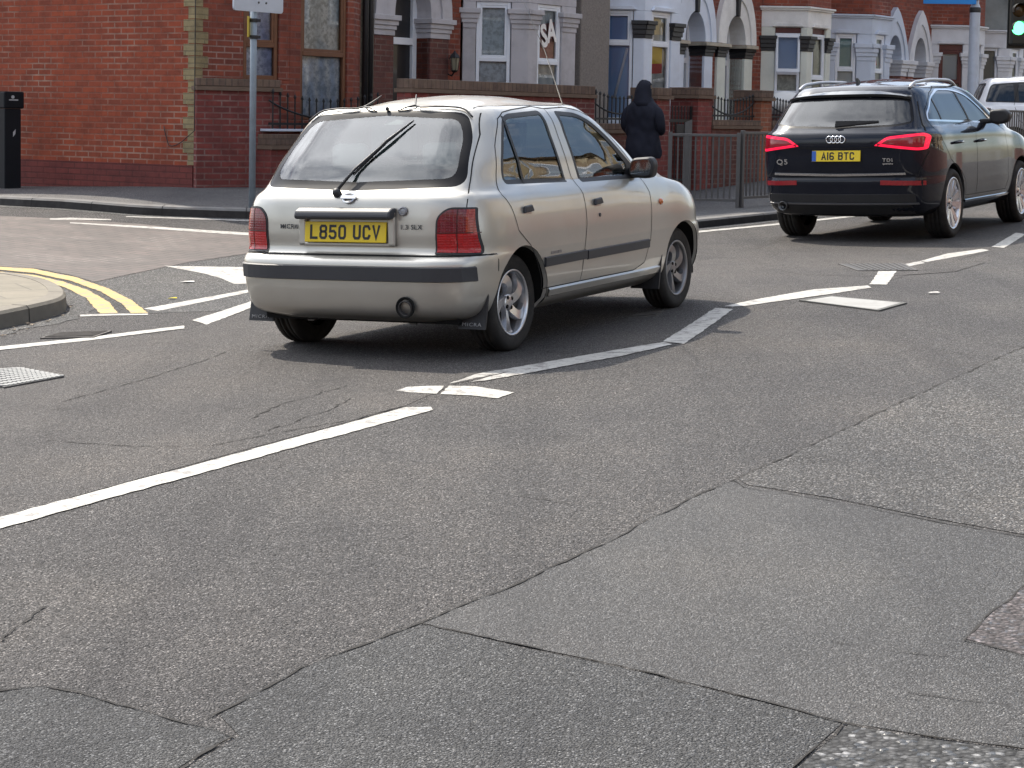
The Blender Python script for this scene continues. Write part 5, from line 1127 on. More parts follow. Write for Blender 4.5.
# ---- maroon framed window
T6=11.70; h6=hroot(T6,0,'house with light grey bay and a maroon brown window frame')
pts=[(12.98-T6,0),(13.52-T6,-.70),(14.22-T6,-.70),(14.7-T6,0)]
shell(h6,3.2,BR,[(12.30-T6-.34,12.30-T6+.34),(13.05-T6,14.65-T6)])
bay(h6,pts,STG,STG,STG,[dict(a0=.20,a1=.78,zt=2.2,z0=1.5,frame=MAR,cur=CU_GREY,lower=(CU_GREY,2.2)),dict(a0=.22,a1=.72,zt=2.2,z0=1.5,frame=UPVC,cur=CU_GREY),dict(a0=.22,a1=.78,zt=2.2,z0=1.5,frame=UPVC,cur=CU_GREY)],zs=1.5,zh=3.02,ztop=3.36,upper=BR,capz=(2.52,2.84),lintel=(MAR,.12))
arch(h6,12.30-T6,.30,STG,STG,z0=2.62,hi=.50,ho=1.08,wo=.60,colw=.26,depth=.3,pointed=True,col=BR,capz=(2.28,2.62))
# ---- grey rendered house
T7=14.90; h7=hroot(T7,0,'grey rendered house with large dark window beside the traffic light')
pts=[(15.05-T7,0),(15.66-T7,-.70),(16.5-T7,-.70),(17.0-T7,0)]
shell(h7,4.2,REN,[(15.12-T7,16.95-T7)])
bay(h7,pts,STG,STG,STG,[dict(a0=.18,a1=.72,z0=1.55,frame=UPVC,cur=CU_DARK),dict(a0=.22,a1=.72,zt=2.3,z0=1.5,frame=UPVC,cur=CU_DARK),dict(a0=.22,a1=.78,zt=2.3,z0=1.5,frame=UPVC,cur=CU_DARK)],zs=1.5,zh=3.02,ztop=3.36,upper=REN,capz=(2.5,2.84))
for k,(xx,yy) in enumerate(((.2,-.22),(.62,-.70),(1.5,-.70))):
    m=MB(); m.prism([Vector((xx-.06,yy,4.0)),Vector((xx+.06,yy,4.0)),Vector((xx+.06,yy,4.55)),Vector((xx-.06,yy,4.55))],(0,-.05,0)); m.prism([Vector((xx-.05,yy-.05,4.25)),Vector((xx+.05,yy-.05,4.25)),Vector((xx+.05,yy-.16,4.55)),Vector((xx-.05,yy-.16,4.55))],(0,0,.06)); m.build('bracket',STH,h7,bevel=.01)
m=MB(); m.prism([Vector((x,y-.12,4.62)) for x,y in pts],(0,0,.12)); m.build('jetty',STH,h7)
m=MB(); m.prism([Vector((1.8,-.5,3.9)),Vector((1.86,-.5,3.9)),Vector((1.86,-.5,4.4)),Vector((1.8,-.5,4.4))],(0,.3,0)); m.build('bracket',STH,h7)
# ---- corner house: side wall, buff quoins, brown windows
CX=fac(-8.70,0,0); h1=empty('corner_house','red brick corner house with buff quoins and brown framed lace windows','house',mat=Matrix.Translation(CX)@Matrix.Rotation(ROT,4,'Z'),group='brick terraced houses along the far side of the road'); T1=-8.70
SW=Vector((math.sin(R(-58)),math.cos(R(-58)),0)); swl=Vector((SW.dot(FU),-SW.dot(FN),0))   # side wall direction in house axes
def tl(px,e): return tx(px,e)-T1
shell(h1,-5.52-T1,BR,[],depth=7,chim=False)
fs=F(tuple((swl*13)[:2]),(0,0)); m=MB(); fs.box(m,0,13,-.24,0,-.6,6.3); m.build('side_wall',BRS,h1)
m=MB(); fs.box(m,0,12.985,.0,.02,-.6,.62); m.build('plinth',BRP,h1)
m=MB()
ff=F((0,0),(3,0))
for k in range(42):
    z=.62+k*.15; lo=k%2; fs.box(m,12.985-(.17 if lo else .09),12.996,.001,.008,z+.004,z+.146); ff.box(m,-.004,(.12 if lo else .21),.001,.008,z+.004,z+.146)
q=m.build('quoins',BRY,h1); 
m=MB(); c=Vector((.0,-.03,0)); m.tube([c+Vector((-.05,-.02,6)),c+Vector((-.05,-.02,1.05))]+[fs.P(12.9-.22*math.sin(t)*1.4,.03,.95-.10*math.sin(t*1.6)+.0*t) for t in (.3,.6,.9,1.2,1.5)]+[fs.P(12.54,.03,1.02),fs.P(12.52,.03,1.10)],.006,5); m.build('cable',PIPE,h1,True)
xa,xb1,xb2,xd=tl(212,0),tl(290,.30),tl(354,.30),tl(366,0)
pts=[(xa,0),(xb1,-.30),(xb2,-.30),(xd-.05,0)]
f0=F(pts[0],pts[1]); Lk=f0.L
def plaque(f,w,a0,a1,z0,z1):
    pass
bay(h1,pts,BR,BR,None,[dict(a0=.40,a1=.86,zt=2.14,z0=1.70,frame=BRN,cur=CU_VIO),dict(a0=.17,a1=.90,zt=2.06,z0=1.20,frame=BRN,cur=CU_LACE,lower=(CU_NET,2.05)),None],zs=1.2,zh=3.3,ztop=3.6,upper=BR,hood=False)
m=MB(); m.tube([(xd-.02,-.10,-.2),(xd-.02,-.10,6.2)],.04,8); m.build('drainpipe',PIPE,h1,True)
# ---- garden walls, piers, railings
def gobj(name,label,cat,t,e,z,rot=ROT,group=None): return empty(name,label,cat,mat=Matrix.Translation(fac(t,e,z))@Matrix.Rotation(rot,4,'Z'),group=group)
def wallrun(root,L,th,h,mat,cap=BRC,ch=.12,z0=-.5,capo=.035):
    m=MB(); m.box(0,L,0,th,z0,h-ch-.05); m.build('wall',mat,root)
    m=MB(); m.box(-capo*.5,L+capo*.5,-capo,th+capo,h-ch-.05,h-ch); m.build('tile_course',pbr('tile_brown',(.17,.12,.09),.85,var=.3,vs=12),root)
    m=MB(); m.box(0,L,-capo*.3,th+capo*.3,h-ch+.001,h); m.build('coping',cap,root,bevel=.008)
def railing_run(label,t0,t1,e,zb,zt,pitch=.10,group='black spear railings on the low garden walls',swoop=.22):
    r=gobj('spear_railing',label,'railings',t0,e,zb,group=group); L=t1-t0; n=max(3,int(L/pitch)); me=None
    for rz in (.05,):
        m=MB(); m.box(0,L,-.012,.012,rz,rz+.03); m.build('rail',PIPE,r)
    m=MB(); P=[]
    for k in range(17): x=L*k/16; P.append(Vector((x,0,(zt-zb)*.72-swoop*math.sin(PI*k/16)**.8)))
    m.tube(P,.014,6); m.build('rail',PIPE,r,True)
    for k in range(n):
        x=L*(k+.5)/n; hh=(zt-zb)*(1-.24*math.sin(PI*(k+.5)/n))
        if me is None:
            m=MB(); m.tube([(0,0,0),(0,0,.92)],.010,6); m.lathe([(.010,.92),(.026,.945),(.012,.965),(.020,.975),(.001,1.06)],(0,0,0),(0,0,1),6); o=m.build('railing_bar',PIPE,r); me=o.data
        else: o=bpy.data.objects.new('railing_bar',me); COL.objects.link(o); o.parent=r
        o.location=(x,0,0); o.scale=(1,1,hh)
    return r
def pier(label,t0,t1,e0,z1,mat=BRG,depth=.45,group='brick garden gate piers'):
    r=gobj('gate_pier',label,'gate pier',t0,e0,.0,group=group); w=t1-t0; m=MB(); m.box(0,w,0,depth,-.3,z1-.17); m.build('shaft',mat,r); m=MB(); m.box(-.045,w+.045,-.045,depth+.045,z1-.17,z1-.12); m.build('tile_course',MATS['tile_brown'],r); m=MB(); m.box(-.02,w+.02,-.02,depth+.02,z1-.119,z1); m.build('coping',BRC,r,bevel=.01); return r
EG=2.04
# tall corner wall set across the corner
A0=Vector((-.1714*22.75,22.75,0)); hd=R(56); dv=Vector((math.sin(hd),math.cos(hd),0)); rt=math.atan2(dv.y,dv.x)
cw=empty('garden_wall','tall red brick garden wall with brick on edge coping behind the sign post','wall',mat=Matrix.Translation(A0)@Matrix.Rotation(rt,4,'Z'),group='brick front garden walls'); wallrun(cw,1.14,.23,1.70,BRG,ch=.10)
p_=A0+dv*1.02-Vector((-.559,.829,0))*.0; lw=empty('garden_wall','low brick garden wall with pale ledge under the brown window','wall',mat=Matrix.Translation(p_+Vector((.03,-.22,0)))@Matrix.Rotation(ROT+R(4),4,'Z'),group='brick front garden walls'); wallrun(lw,2.4,.23,1.02,BRG,ch=.14)
m=MB(); m.box(.02,2.4,.02,.2,1.055,1.085); m.build('ledge',STB,lw,bevel=.004)
q_=p_+Vector((.03,-.22,0)); tq=(q_-FO).dot(FU); eq=(q_-FO).dot(FN); railing_run('black spear railing on the low ledge under the brown framed window',tq+.06,tq+2.2,eq-.10,1.085,1.58,.13)
w2=gobj('garden_wall','long brick garden wall with dark coping in front of the grey stone bay','wall',-7.0,EG,0,group='brick front garden walls'); wallrun(w2,4.05,.23,1.74,BRG)
def lowwall(label,t0,t1,z1): r=gobj('garden_wall',label,'wall',t0,EG,0,group='brick front garden walls'); wallrun(r,t1-t0,.23,z1,BRD,ch=.09); return r
lowwall('low dark brick garden wall left of the hooded person',-2.94,-1.32,1.22); railing_run('black spear railing left of the hooded person',-2.90,-1.34,EG-.12,1.22,1.72)
pier('narrow brick gate pier beside the hooded person',-1.30,-.94,EG,1.76); pier('broad brick gate pier left of the arched cream doorway',-.12,.30,EG,1.79,depth=.50); pier('brick gate pier just left of the dark SUV, with a lit orange face',1.86,2.22,EG,1.79,depth=.50,mat=brick('brick_bounce_lit',(.36,.12,.06),(.30,.10,.055),(.36,.27,.2)))  # last pier's orange brick carries warm bounced light in its colour
lowwall('low dark brick garden wall behind the pedestrian guardrail',.32,1.85,1.30); railing_run('black spear railing in front of the arched cream doorway',.34,1.84,EG-.12,1.30,1.72)
lowwall('low dark brick garden wall behind the dark SUV',2.24,7.2,1.30); railing_run('black spear railing with white bundle behind it',2.26,4.4,EG-.12,1.30,1.72)
gt=gobj('garden_gate','black iron gate between the two brick piers','gate',-.92,EG-.1,0)
m=MB(); m.box(.02,.78,-.015,.015,.35,.39); m.box(.02,.78,-.015,.015,1.25,1.30); m.box(.02,.06,-.015,.015,.35,1.5); m.box(.74,.78,-.015,.015,.35,1.5); m.build('gate_frame',PIPE,gt)
for k in range(7): m=MB(); m.tube([(.13+.09*k,0,.39),(.13+.09*k,0,1.5)],.009,6); m.build('gate_bar',PIPE,gt)
m=MB(); m.box(.30,.52,-.03,-.016,1.02,1.22); m.build('letter_box',CAPB,gt,bevel=.01)
tb,zb_=on_fac(787,104,1.5)
bn=gobj('rounded_bundle','white rounded sheeted bundle behind the black railings','bundle',tb-.30,1.5,zb_-.30)
m=MB(); m.sphere((.25,0,.28),(.46,.30,.24),20,12); o=m.build('sheet',pbr('sheet_white',(.66,.66,.64),.6,var=.15,vs=5,bump=.6,bs=9),bn,True); m=MB(); m.box(-.12,.62,-.24,.24,-1.2,.12); m.build('crate',BRD,bn)
# ---- the terrace across the road, to the right of the camera: seen only in the cars' glass and paint
def plain_house(org,rot,label,group,hh,wall,W=5.2):
    r=empty('terraced_house',label,'house',mat=Matrix.Translation(org)@Matrix.Rotation(rot,4,'Z'),group=group)
    m=MB(); m.box(0,W,0,7,-.5,hh); m.build('wall',wall,r)
    m=MB(); m.prism([Vector((0,-.3,hh-.05)),Vector((0,3.5,hh+2.8)),Vector((0,7.3,hh-.05))],(W,0,0)); rf=m.build('roof',TILE,r); m=MB(); m.box(W-.4,W+.4,3,4,hh+1.9,hh+3.8); m.build('chimney',BRO,rf)
    for x in (.7,2.9):
        for z0 in ((.9,3.6) if hh<7 else (.9,3.6,6.0)):
            z1=z0+(1.6 if z0<3 else 1.3)
            if z1>hh-.2: continue
            m=MB(); m.box(x,x+1.4,-.06,.02,z0,z1); w=m.build('window',UPVC,r); m=MB(); m.box(x+.1,x+1.3,-.065,-.03,z0+.1,z1-.1); m.build('pane',MATS['upper_pane'],w)
    m=MB(); m.box(4.4,5.1,-.05,.02,0,2.2); m.build('door',DOORB,r)
    m=MB(); m.prism([Vector((.5,-.9,2.7)),Vector((.5,0,3.2)),Vector((.5,0,2.7))],(2,0,0)); m.build('porch_roof',TILE,r)
OCH=pbr('render_ochre',(.38,.30,.17),.85,dirt=.3); CRM=pbr('render_cream',(.50,.42,.28),.85,dirt=.3)
for k in range(8):
    p=FO+FN*18.0+FU*(-11+k*5.2); p.z=.1
    plain_house(p+FU*5.2,ROT+PI,'tall sunlit cream terraced house across the road, mirrored in the car windows','sunlit terrace across the road',7.8+.5*(k%3),(BRO,CRM,BRO,OCH)[k%4])
for k in range(7):
    plain_house(Vector((-24+k*5.2+5.2,-13,0)),PI,'unseen brick terraced house behind the viewer, added to darken car tailgate reflections','unseen terrace added behind the viewer',5.8+.3*(k%2),(BRD,BRS,BRD)[k%3])  # row added out of view to put a dark band in tailgate reflections

ow=empty('garden_wall','unseen dark brick wall across the road, added to darken car door reflections','wall',mat=Matrix.Translation(FO+FN*14.6+FU*30)@Matrix.Rotation(ROT+PI,4,'Z')); m=MB(); m.box(0,40,0,.23,-.5,1.75); m.build('wall',BRD,ow); m=MB(); m.box(0,40,-.03,.26,1.751,1.85); m.build('coping',BRC,ow)  # added unseen wall, darkens the lower half of the car side reflections
# ================================================================== street furniture, person
GALV=pbr('galvanised',(.125,.122,.12),.6,.3,var=.2,vs=20,dirt=.25); POLE=pbr('pole_blue_grey',(.27,.32,.37),.5,.2,var=.2,vs=14,dirt=.2)
def at(px,py,dz=.104): return G(px,py,dz)
# sign post
b=at(252,208); sp=empty('sign_post','grey pole carrying a blank pale sign plate at the left street corner','sign',b)
m=MB(); m.tube([(0,0,-.1),(0,0,2.95)],.036,14); m.build('pole',POLE,sp,True)
d=R(36.6); sd=Vector((math.sin(d),math.cos(d),0)); sn=Vector((math.cos(d),-math.sin(d),0)); zb=2.12
m=MB(); q=[(-.37,0),(.38,0),(.38,.62),(-.37,.62)]; q=roundpoly(q,.04,4); m.prism([sd*a+sn*.05+Vector((0,0,zb+z)) for a,z in q],sn*.022); pn=m.build('sign_plate',pbr('sign_alu',(.56,.60,.66),.5,.1,var=.06,dirt=.12),sp)
for a in (0,.115):
    m=MB(); m.lathe([(.012,0),(.012,.006),(.001,.008)],sd*a+sn*.072+Vector((0,0,zb+.10)),sn,8); m.build('rivet',IRON,pn)
for z in (zb-.09,zb-.27):
    m=MB(); m.lathe([(.036,-.02),(.044,-.02),(.044,.02),(.036,.02)],(0,0,z),(0,0,1),14); m.box(.03,.075,-.02,.02,z-.015,z+.015); m.build('clip',BLK,sp)
m=MB(); m.ob(Vector((-.055,-.10,zb-.27)),(.014,0,0),(0,.20,0),(0,0,.22)); m.build('yellow_plate',pbr('plate_edge_yellow',(.62,.46,.06),.5),sp)
# black cabinet by the wall
b=at(10.5,188.2); d=R(-58); cd=Vector((-math.sin(d),-math.cos(d),0)); cb=empty('street_cabinet','tall black metal street cabinet with overhanging lid against the brick wall','cabinet',mat=Matrix.Translation(b)@Matrix.Rotation(R(37),4,'Z'))
CBK=pbr('cabinet_black',(.007,.008,.011),.6,var=.3,vs=8,spec=.2)
m=MB(); m.box(-.11,.11,-.08,.14,-.02,1.02); m.build('casing',CBK,cb,bevel=.012); m=MB(); m.box(-.125,.145,-.10,.16,1.021,1.24); m.build('lid',CBK,cb,bevel=.02)
m=MB(); m.prism([(.0,-.0825,.66),(.03,-.0825,.70),(.035,-.0825,.76),(.0,-.0825,.72)],(0,-.002,0)); m.build('sticker',pbr('sticker_grey',(.45,.45,.45),.6),cb)
m=MB(); m.lathe([(.022,0),(.022,.003),(.001,.003)],(-.01,-.102,1.17),(0,-1,0),10); m.build('badge',MATS['sticker_grey'],cb); m=MB(); m.box(-.06,.06,-.104,-.101,1.125,1.14); m.build('nameplate',MATS['sticker_grey'],cb)
# guardrail panels
def guard(label,p,q,n,zt=.97):
    d=(q-p); d.z=0; L=d.length; d.normalize(); zg=(p.z+q.z)/2; r=empty('pedestrian_guardrail',label,'guardrail',mat=Matrix.Translation((p.x,p.y,zg))@Matrix.Rotation(math.atan2(d.y,d.x),4,'Z'),group='steel guardrail panels along the kerb')
    for x in (0,L-.05): m=MB(); m.box(x,x+.05,-.025,.025,-.1,zt+.02); m.build('post',GALV,r,bevel=.004)
    m=MB(); m.box(.05,L-.05,-.02,.02,zt-.035,zt); m.build('rail',GALV,r,bevel=.004); m=MB(); m.box(.05,L-.05,-.02,.02,.09,.125); m.build('rail',GALV,r,bevel=.004)
    m=MB(); m.tube([(0,0,.125),(0,0,zt-.035)],.012,6); me=None
    for k in range(n):
        if me is None: o=m.build('guardrail_bar',GALV,r); me=o.data
        else: o=bpy.data.objects.new('guardrail_bar',me); COL.objects.link(o); o.parent=r
        o.location=(.05+(L-.1)*(k+1)/(n+1),0,0)
def gp(px,py,Y): d=ray(px,py); p=d*(Y/d.y); z=ground(p.x,p.y)+.104; return Vector((p.x,p.y,z))
g0=gp(667,204,24.3); g1=gp(739,205,24.2); guard('frontal guardrail panel with wide spaced bars in front of the brick pier',g0,g1,10)
e1=g1+FU*2.05; e2=e1+FU*2.05; e3=e2+FU*2.05; e4=e3+FU*2.05; e5=e4+FU*2.05; e6=e5+FU*2.05
for p in (e1,e2,e3,e4,e5,e6): p.z=ground(p.x,p.y)+.104
for a,b_,lb in ((g1,e1,'guardrail panel running away behind the tail of the dark SUV'),(e1,e2,'second guardrail panel hidden behind the dark SUV'),(e2,e3,'third guardrail panel hidden behind the dark SUV'),(e3,e4,'fourth guardrail panel behind the dark SUV windows'),(e4,e5,'guardrail panel between the SUV door mirror and the white people carrier'),(e5,e6,'farthest guardrail panel at the right edge')): guard(lb,a+FU*.03,b_,18)
b=gp(687,190,25.6); st=empty('stub_post','flat grey steel stub post behind the guardrail','post',b); m=MB(); m.box(-.05,.05,-.02,.02,-.1,1.12); m.build('upright',GALV,st,bevel=.006); m=MB(); m.prism([(-.05,-.02,1.12),(.05,-.02,1.12),(.05,-.02,1.16)],(0,.04,0)); m.build('cut_top',GALV,st)
# lamp column and blue sign
b=gp(971.5,120,36.0); lp=empty('lamp_column','thick grey lamp column rising behind the dark SUV','lamp post',b)
LPM=pbr('column_grey',(.44,.48,.55),.5,.1,var=.1,vs=8,dirt=.2)
def zat(px,py,Y): d=ray(px,py); return EYE+d.z*(Y/d.y)
zc=zat(972,10,b.y)-b.z; zs_=zat(942,4.2,b.y)-b.z
m=MB(); m.lathe([(.14,-.1),(.14,.02),(.105,.06),(.100,zc-.06),(.100,zc+.02),(.098,zc+.05),(.07,zc+.12),(.065,6.5)],(0,0,0),(0,0,1),18); m.build('column',LPM,lp,True)
m=MB(); m.lathe([(.10,zc-.05),(.110,zc-.04),(.110,zc+.04),(.10,zc+.05)],(0,0,0),(0,0,1),18); m.build('collar',BLK,lp,True)
m=MB(); m.tube([(0,0,6.4),(.3,-.25,6.8),(.9,-.7,6.95)],[.05,.04,.035],8); m.build('lamp_arm',LPM,lp,True); m=MB(); m.sphere((1.1,-.85,6.93),(.35,.30,.09),14,8); m.build('lamp_head',LPM,lp,True)
bs=empty('blue_sign','plain bright blue sign board fixed to the grey lamp column','sign',b+Vector((0,0,0)))
m=MB(); u2=Vector((-1.0,.10,0)); m.ob(Vector((-.02,-.14,zs_)),u2,Vector((-.002,-.02,0)),(0,0,.55)); m.build('board',pbr('sign_blue',(.01,.22,.62),.4,var=.04),bs,bevel=.004)
for z in (zs_+.08,zs_+.4): m=MB(); m.box(-.12,.04,-.14,.0,z,z+.04); m.build('clamp',GALV,bs)
# traffic light
q_=ray(1018.5,28); q_=q_*(29.5/q_.y); b=Vector((q_.x+.275,q_.y+.163,ground(q_.x,q_.y)+.104)); zl=EYE+q_.z-b.z; tr=empty('traffic_light','black traffic light head showing a lit green lens at right edge','traffic light',b+Vector((0,0,0)))
m=MB(); m.tube([(.02,.06,-.1),(.02,.06,zl+.8)],.05,12); m.build('pole',pbr('pole_dark',(.05,.055,.06),.5),tr,True)
THB=pbr('signal_black',(.010,.012,.012),.4); m=MB(); m.box(-.39,-.03,-.16,-.0,zl-.27,zl+.75); hd_=m.build('housing',THB,tr,bevel=.03)
m=MB(); m.box(-.41,.05,.001,.012,zl-.32,zl+.85); m.build('backing_board',THB,tr,bevel=.02)
for z,mt in ((zl,emit('signal_green',(.10,1.0,.30),3.6)),(zl+.28,pbr('signal_amber_off',(.06,.03,.005),.2)),(zl+.56,pbr('signal_red_off',(.06,.006,.006),.2))):
    m=MB(); c=Vector((-.275,-.163,z)); m.lathe([(.108,0),(.09,.018),(.05,.03),(.001,.034)],c,(0,-1,0),24); L=m.build('lens',mt,hd_,True)
    m=MB(); A_=[];B_=[]
    for k in range(15): a=-.3+ (PI+.6)*k/14; A_.append(c+Vector((.115*math.cos(a),0,.115*math.sin(a)))); B_.append(c+Vector((.112*math.cos(a),-.13,.112*math.sin(a)-.005)))
    m.strip(A_,B_); m.build('hood',THB,L)
# litter along the island kerb
random.seed(3)
def litter():
    m=MB()
    for i in range(46):
        px=random.uniform(-5,72); py=338-px*.42+random.uniform(-7,4); p=G(px,max(300,py),.006); s=random.uniform(.006,.02); a=random.uniform(0,PI); m.prism([p+Vector((s*math.cos(a+k*2.1+random.uniform(-.3,.3)),s*math.sin(a+k*2.1),random.uniform(0,.006))) for k in range(3)],(0,0,.002))
    o=m.build('kerb_litter',pbr('dead_leaf',(.30,.24,.18),.9,var=.6,vs=60)); tag(o,'scattered dry leaves and grit in the gutter of the traffic island','litter',kind='stuff')
litter()
def bit(name,label,px,py,c,s):
    p=G(px,py,.0075); m=MB(); m.prism([Vector((s*x,s*y,z)) for x,y,z in ((-1,-.3,0),(-.2,-.6,.004),(.9,-.2,.002),(.7,.5,.006),(-.4,.6,.002))],(0,0,.003)); o=m.build(name,pbr(name+'_mat',c,.8,var=.2,vs=80)); o.location=p; tag(o,label,'litter')
bit('yellow_leaf','small yellow leaf lying by the give way line',173,298.5,(.65,.55,.03),.035); bit('paper_scrap','white paper scrap on the dark ramp before the hump arrow',188,282,(.62,.60,.56),.06); bit('crushed_wrapper','white crushed wrapper lying right of the pale manhole cover',934,293,(.62,.60,.56),.045)
# ---- person
def skin_mesh(name,V,E,rad,mat,parent,sub=2,root=0):
    me=bpy.data.meshes.new(name); me.from_pydata(V,E,[]); o=bpy.data.objects.new(name,me); COL.objects.link(o)
    o.modifiers.new('skin','SKIN').use_smooth_shade=True
    for i,r in enumerate(rad): me.skin_vertices[0].data[i].radius=r if hasattr(r,'__len__') else (r,r)
    me.skin_vertices[0].data[root].use_root=True; sb=o.modifiers.new('s','SUBSURF'); sb.levels=sub; sb.render_levels=sub
    dg=bpy.context.evaluated_depsgraph_get(); nm=bpy.data.meshes.new_from_object(o.evaluated_get(dg)); bpy.data.objects.remove(o); nm.materials.clear()
    return link(name,nm,mat,parent,True)
HT=R(-42)
pb=gp(641.5,190,25.9); PR=empty('person','person seen from behind in a dark navy hooded coat, walking along the pavement','person',mat=Matrix.Translation(pb)@Matrix.Rotation(R(58),4,'Z')@Matrix.Scale(.985,4))
SKIN=pbr('skin',(.42,.25,.18),.55); NAVY=pbr('coat_navy',(.019,.021,.032),.9,var=.5,vs=7,bump=.6,bs=16); TROU=pbr('trousers_dark',(.012,.012,.015),.9); SHOE=pbr('shoe_black',(.012,.012,.012),.5)
V=[(0,0,.92),(0,0,1.12),(0,0,1.32),(.01,0,1.44),(.03,0,1.52),(.035,0,1.60),(.03,0,1.67)]; E=[(0,1),(1,2),(2,3),(3,4),(4,5),(5,6)]; Rd=[(.15,.11),(.14,.10),(.17,.11),.055,.075,.085,.06]
V.append((.115*math.cos(HT),.115*math.sin(HT),1.565)); E.append((5,7)); Rd.append(.016)
def limb(pts,rs,start):
    i=start
    for p,r in zip(pts,rs): V.append(p); E.append((i,len(V)-1)); Rd.append(r); i=len(V)-1
    return i
for s in (1,-1):
    st=1 if s>0 else -1
    limb([(0,s*.10,.86),(.06*st+.02,s*.11,.48),(.10*st-.06*(st<0),s*.11,.09),(.10*st+.10,s*.12,.04),(.10*st+.17,s*.12,.03)],[.085,.055,.038,.036,.028],0)
    w=limb([(0,s*.19,1.38),(-.03,s*.235,1.12),(.13,s*.19,1.00),(.19,s*.13,1.03),(.235,s*.09,1.035)],[.055,.042,.033,.028,.032],2)
    for k in range(4):
        y=s*(.085+.026*(1.5-k)); limb([(.262,y,1.04),(.298,y,1.035-.004*k),(.322,y,1.01),(.316,y,.99)],[.010,.009,.008,.007],w)
    limb([(.23,s*.05,1.05),(.26,s*.035,1.06),(.29,s*.04,1.05)],[.011,.010,.008],w)
skin_mesh('body',V,E,Rd,SKIN,PR)
def loft(name,rings,mat,seg=24,cap=True,thick=0):
    m=MB(); vs=[]
    for c,rx,ry,tw in rings: vs+=[Vector(c)+Vector((rx*math.cos(2*PI*k/seg),ry*math.sin(2*PI*k/seg),0)) for k in range(seg)]
    fs=[(i*seg+k,i*seg+(k+1)%seg,(i+1)*seg+(k+1)%seg,(i+1)*seg+k) for i in range(len(rings)-1) for k in range(seg)]
    m.add(vs,fs); 
    if cap: m.add(vs[-seg:],[tuple(range(seg))])
    o=m.build(name,mat,PR,True); return o
def folded(name,rings,mat,seg=72,sub=5,amp=.010):
    A=catmull(np.array([[c[0],c[2],rx,ry] for c,rx,ry,_ in rings]),sub); m=MB(); vs=[]
    for cx,cz,rx,ry in A:
        for k in range(seg):
            t=2*PI*k/seg; w=1-max(0,(cz-1.25)/.25); w=max(.15,w)
            dr=w*amp*(math.sin(3*t+cz*7)+.7*math.sin(7*t-cz*13+1.1)+.6*math.sin(11*t+cz*29)*.6)+amp*.8*math.sin(cz*34+2.2*math.sin(2*t))*max(0,1-abs(cz-1.02)/.25)
            vs.append(Vector((cx+(rx+dr)*math.cos(t),(ry+dr)*math.sin(t),cz)))
    n=len(A); m.add(vs,[(i*seg+k,i*seg+(k+1)%seg,(i+1)*seg+(k+1)%seg,(i+1)*seg+k) for i in range(n-1) for k in range(seg)]); return m.build(name,mat,PR,True)
coat=folded('coat',[((0,0,.64),.195,.265,0),((0,0,.68),.205,.275,0),((.0,0,.82),.20,.262,0),((.01,0,.98),.185,.245,0),((.01,0,1.12),.185,.245,0),((.0,0,1.26),.18,.258,0),((0,0,1.35),.165,.245,0),((.0,0,1.41),.14,.20,0),((.01,0,1.45),.12,.155,0),((.015,0,1.49),.105,.125,0)],NAVY)
sl=[]
for s in (1,-1): sl.append(skin_mesh('sleeve',[(0,s*.18,1.37),(-.02,s*.265,1.25),(-.03,s*(.30 if s<0 else .275),1.08),(.07,s*.26,1.01),(.18,s*.165,1.04)],[(0,1),(1,2),(2,3),(3,4)],[.085,.08,.074,.066,.055],NAVY,coat,2))
hv=[((-.01,0,1.38),.135,.185,0),((-.01,0,1.44),.135,.160,0),((-.005,0,1.50),.130,.135,0),((.0,0,1.56),.128,.120,0),((.008,0,1.62),.125,.113,0),((.015,0,1.68),.108,.095,0),((.012,0,1.725),.075,.062,0),((.0,0,1.75),.03,.022,0)]
hd2=loft('hood',hv,NAVY); hd2.rotation_euler=(0,0,HT)
bm=bmesh.new(); bm.from_mesh(hd2.data); bmesh.ops.delete(bm,geom=[f for f in bm.faces if f.calc_center_median().x>.075 and 1.5<f.calc_center_median().z<1.68 and abs(f.calc_center_median().y)<.085],context='FACES'); bm.to_mesh(hd2.data); bm.free(); sd_=hd2.modifiers.new('s','SOLIDIFY'); sd_.thickness=.018
m=MB(); m.tube([Vector((.085,.075*math.cos(t),1.59+.105*math.sin(t))) for t in np.linspace(0,2*PI,20,endpoint=False)],.016,6,closed=True); m.build('hood_trim',pbr('hood_fur',(.16,.13,.10),.95,var=.4,vs=60,bump=.8,bs=90),hd2,True)
for s in (1,-1):
    m=MB(); m.sphere((.108,s*.030,1.60),(.010,.012,.009),10,6); m.build('eye',pbr('eye_white',(.6,.6,.58),.3),PR,True).rotation_euler=(0,0,HT)
m=MB(); m.sphere((.112,0,1.535),(.008,.022,.006),10,6); m.build('mouth',pbr('lip',(.30,.11,.09),.5),PR,True).rotation_euler=(0,0,HT)
skin_mesh('trousers',[(0,0,.92),(0,.10,.84),(.08,.11,.48),(.10,.11,.10),(0,-.10,.84),(-.04,-.11,.48),(-.16,-.11,.12)],[(0,1),(1,2),(2,3),(0,4),(4,5),(5,6)],[(.12,.10),.09,.075,.062,.09,.075,.062],TROU,PR,2)
for x,s in ((.10,1),(-.16,-1)):
    m=MB(); m.sphere((x+.06,s*.115,.045),(.145,.052,.05),14,8); m.sphere((x,s*.115,.075),(.06,.05,.06),12,8); m.build('shoe',SHOE,PR,True)
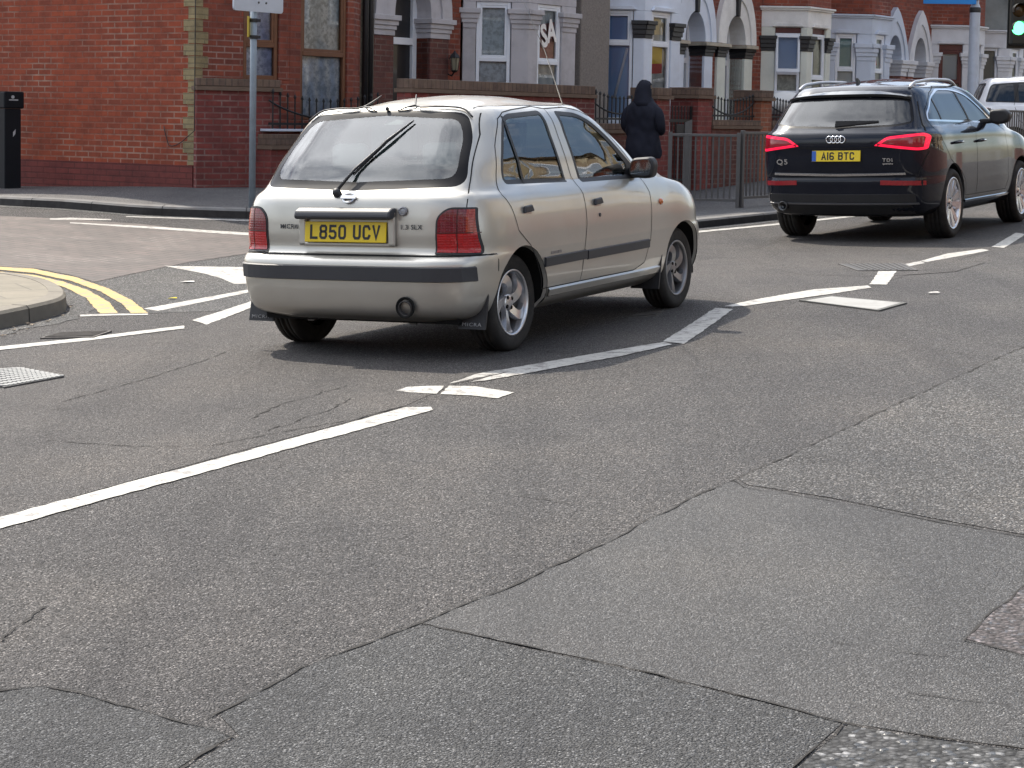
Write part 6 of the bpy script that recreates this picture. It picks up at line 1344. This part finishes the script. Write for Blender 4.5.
# ================================================================== light
w=bpy.data.worlds.new('World'); S.world=w; w.use_nodes=True; wt=w.node_tree; bg=wt.nodes['Background']
SUN=Vector((-.58,.815,0)).normalized(); EL=R(50); SD=Vector((SUN.x*math.cos(EL),SUN.y*math.cos(EL),math.sin(EL)))
sky=wt.nodes.new('ShaderNodeTexSky'); sky.sky_type='NISHITA'; sky.sun_disc=False; sky.sun_elevation=EL; sky.sun_rotation=math.atan2(SUN.x,SUN.y); sky.air_density=1.0; sky.dust_density=1.5; sky.ozone_density=1.0
tc=wt.nodes.new('ShaderNodeTexCoord'); mp=wt.nodes.new('ShaderNodeMapping'); mp.inputs['Scale'].default_value=(1,1,2.6); wt.links.new(tc.outputs['Generated'],mp.inputs[0])
no=wt.nodes.new('ShaderNodeTexNoise'); no.inputs['Scale'].default_value=2.0; no.inputs['Detail'].default_value=9; no.inputs['Roughness'].default_value=.58; wt.links.new(mp.outputs[0],no.inputs['Vector'])
cr_=wt.nodes.new('ShaderNodeValToRGB'); cr_.color_ramp.elements[0].position=.42; cr_.color_ramp.elements[1].position=.64; cr_.color_ramp.elements[0].color=(0,0,0,1); cr_.color_ramp.elements[1].color=(.9,.9,.9,1); wt.links.new(no.outputs['Fac'],cr_.inputs[0])
# clouds near the sun are thicker lit: forward scattering
dt=wt.nodes.new('ShaderNodeVectorMath'); dt.operation='DOT_PRODUCT'; wt.links.new(tc.outputs['Generated'],dt.inputs[0]); dt.inputs[1].default_value=SD
def mth(op,a,b):
    n=wt.nodes.new('ShaderNodeMath'); n.operation=op
    for k,v in enumerate((a,b)):
        if hasattr(v,'is_output'): wt.links.new(v,n.inputs[k])
        else: n.inputs[k].default_value=v
    return n.outputs[0]
d0=mth('MAXIMUM',dt.outputs['Value'],0.0); d8=mth('POWER',d0,5.0)
wt.links.new(mth('ADD',no.outputs['Fac'],mth('MULTIPLY',d8,.10)),cr_.inputs[0])
gain=mth('ADD',mth('MULTIPLY',mth('POWER',d0,5.0),2.6),1.0)
cc=wt.nodes.new('ShaderNodeVectorMath'); cc.operation='SCALE'; cc.inputs[0].default_value=(8.8,9.0,9.4); wt.links.new(gain,cc.inputs['Scale'])
mx=wt.nodes.new('ShaderNodeMix'); mx.data_type='RGBA'; wt.links.new(cr_.outputs[0],mx.inputs[0]); wt.links.new(sky.outputs[0],mx.inputs[6]); wt.links.new(cc.outputs[0],mx.inputs[7]); wt.links.new(mx.outputs[2],bg.inputs[0]); bg.inputs[1].default_value=.14
sl=bpy.data.lights.new('sun','SUN'); sl.energy=4.5; sl.angle=R(.55); sl.color=(1.0,.91,.78); so=bpy.data.objects.new('sun',sl); COL.objects.link(so); so.rotation_euler=SD.to_track_quat('Z','Y').to_euler(); so.location=(-20,10,30)
S.view_settings.view_transform='Standard'; S.view_settings.look='None'; S.view_settings.exposure=.50; S.view_settings.gamma=1.0; S.view_settings.use_curve_mapping=False
S.cycles.max_bounces=8; S.cycles.transparent_max_bounces=16; S.cycles.caustics_reflective=False; S.cycles.caustics_refractive=False
try: S.cycles.use_denoising=True
except Exception: pass
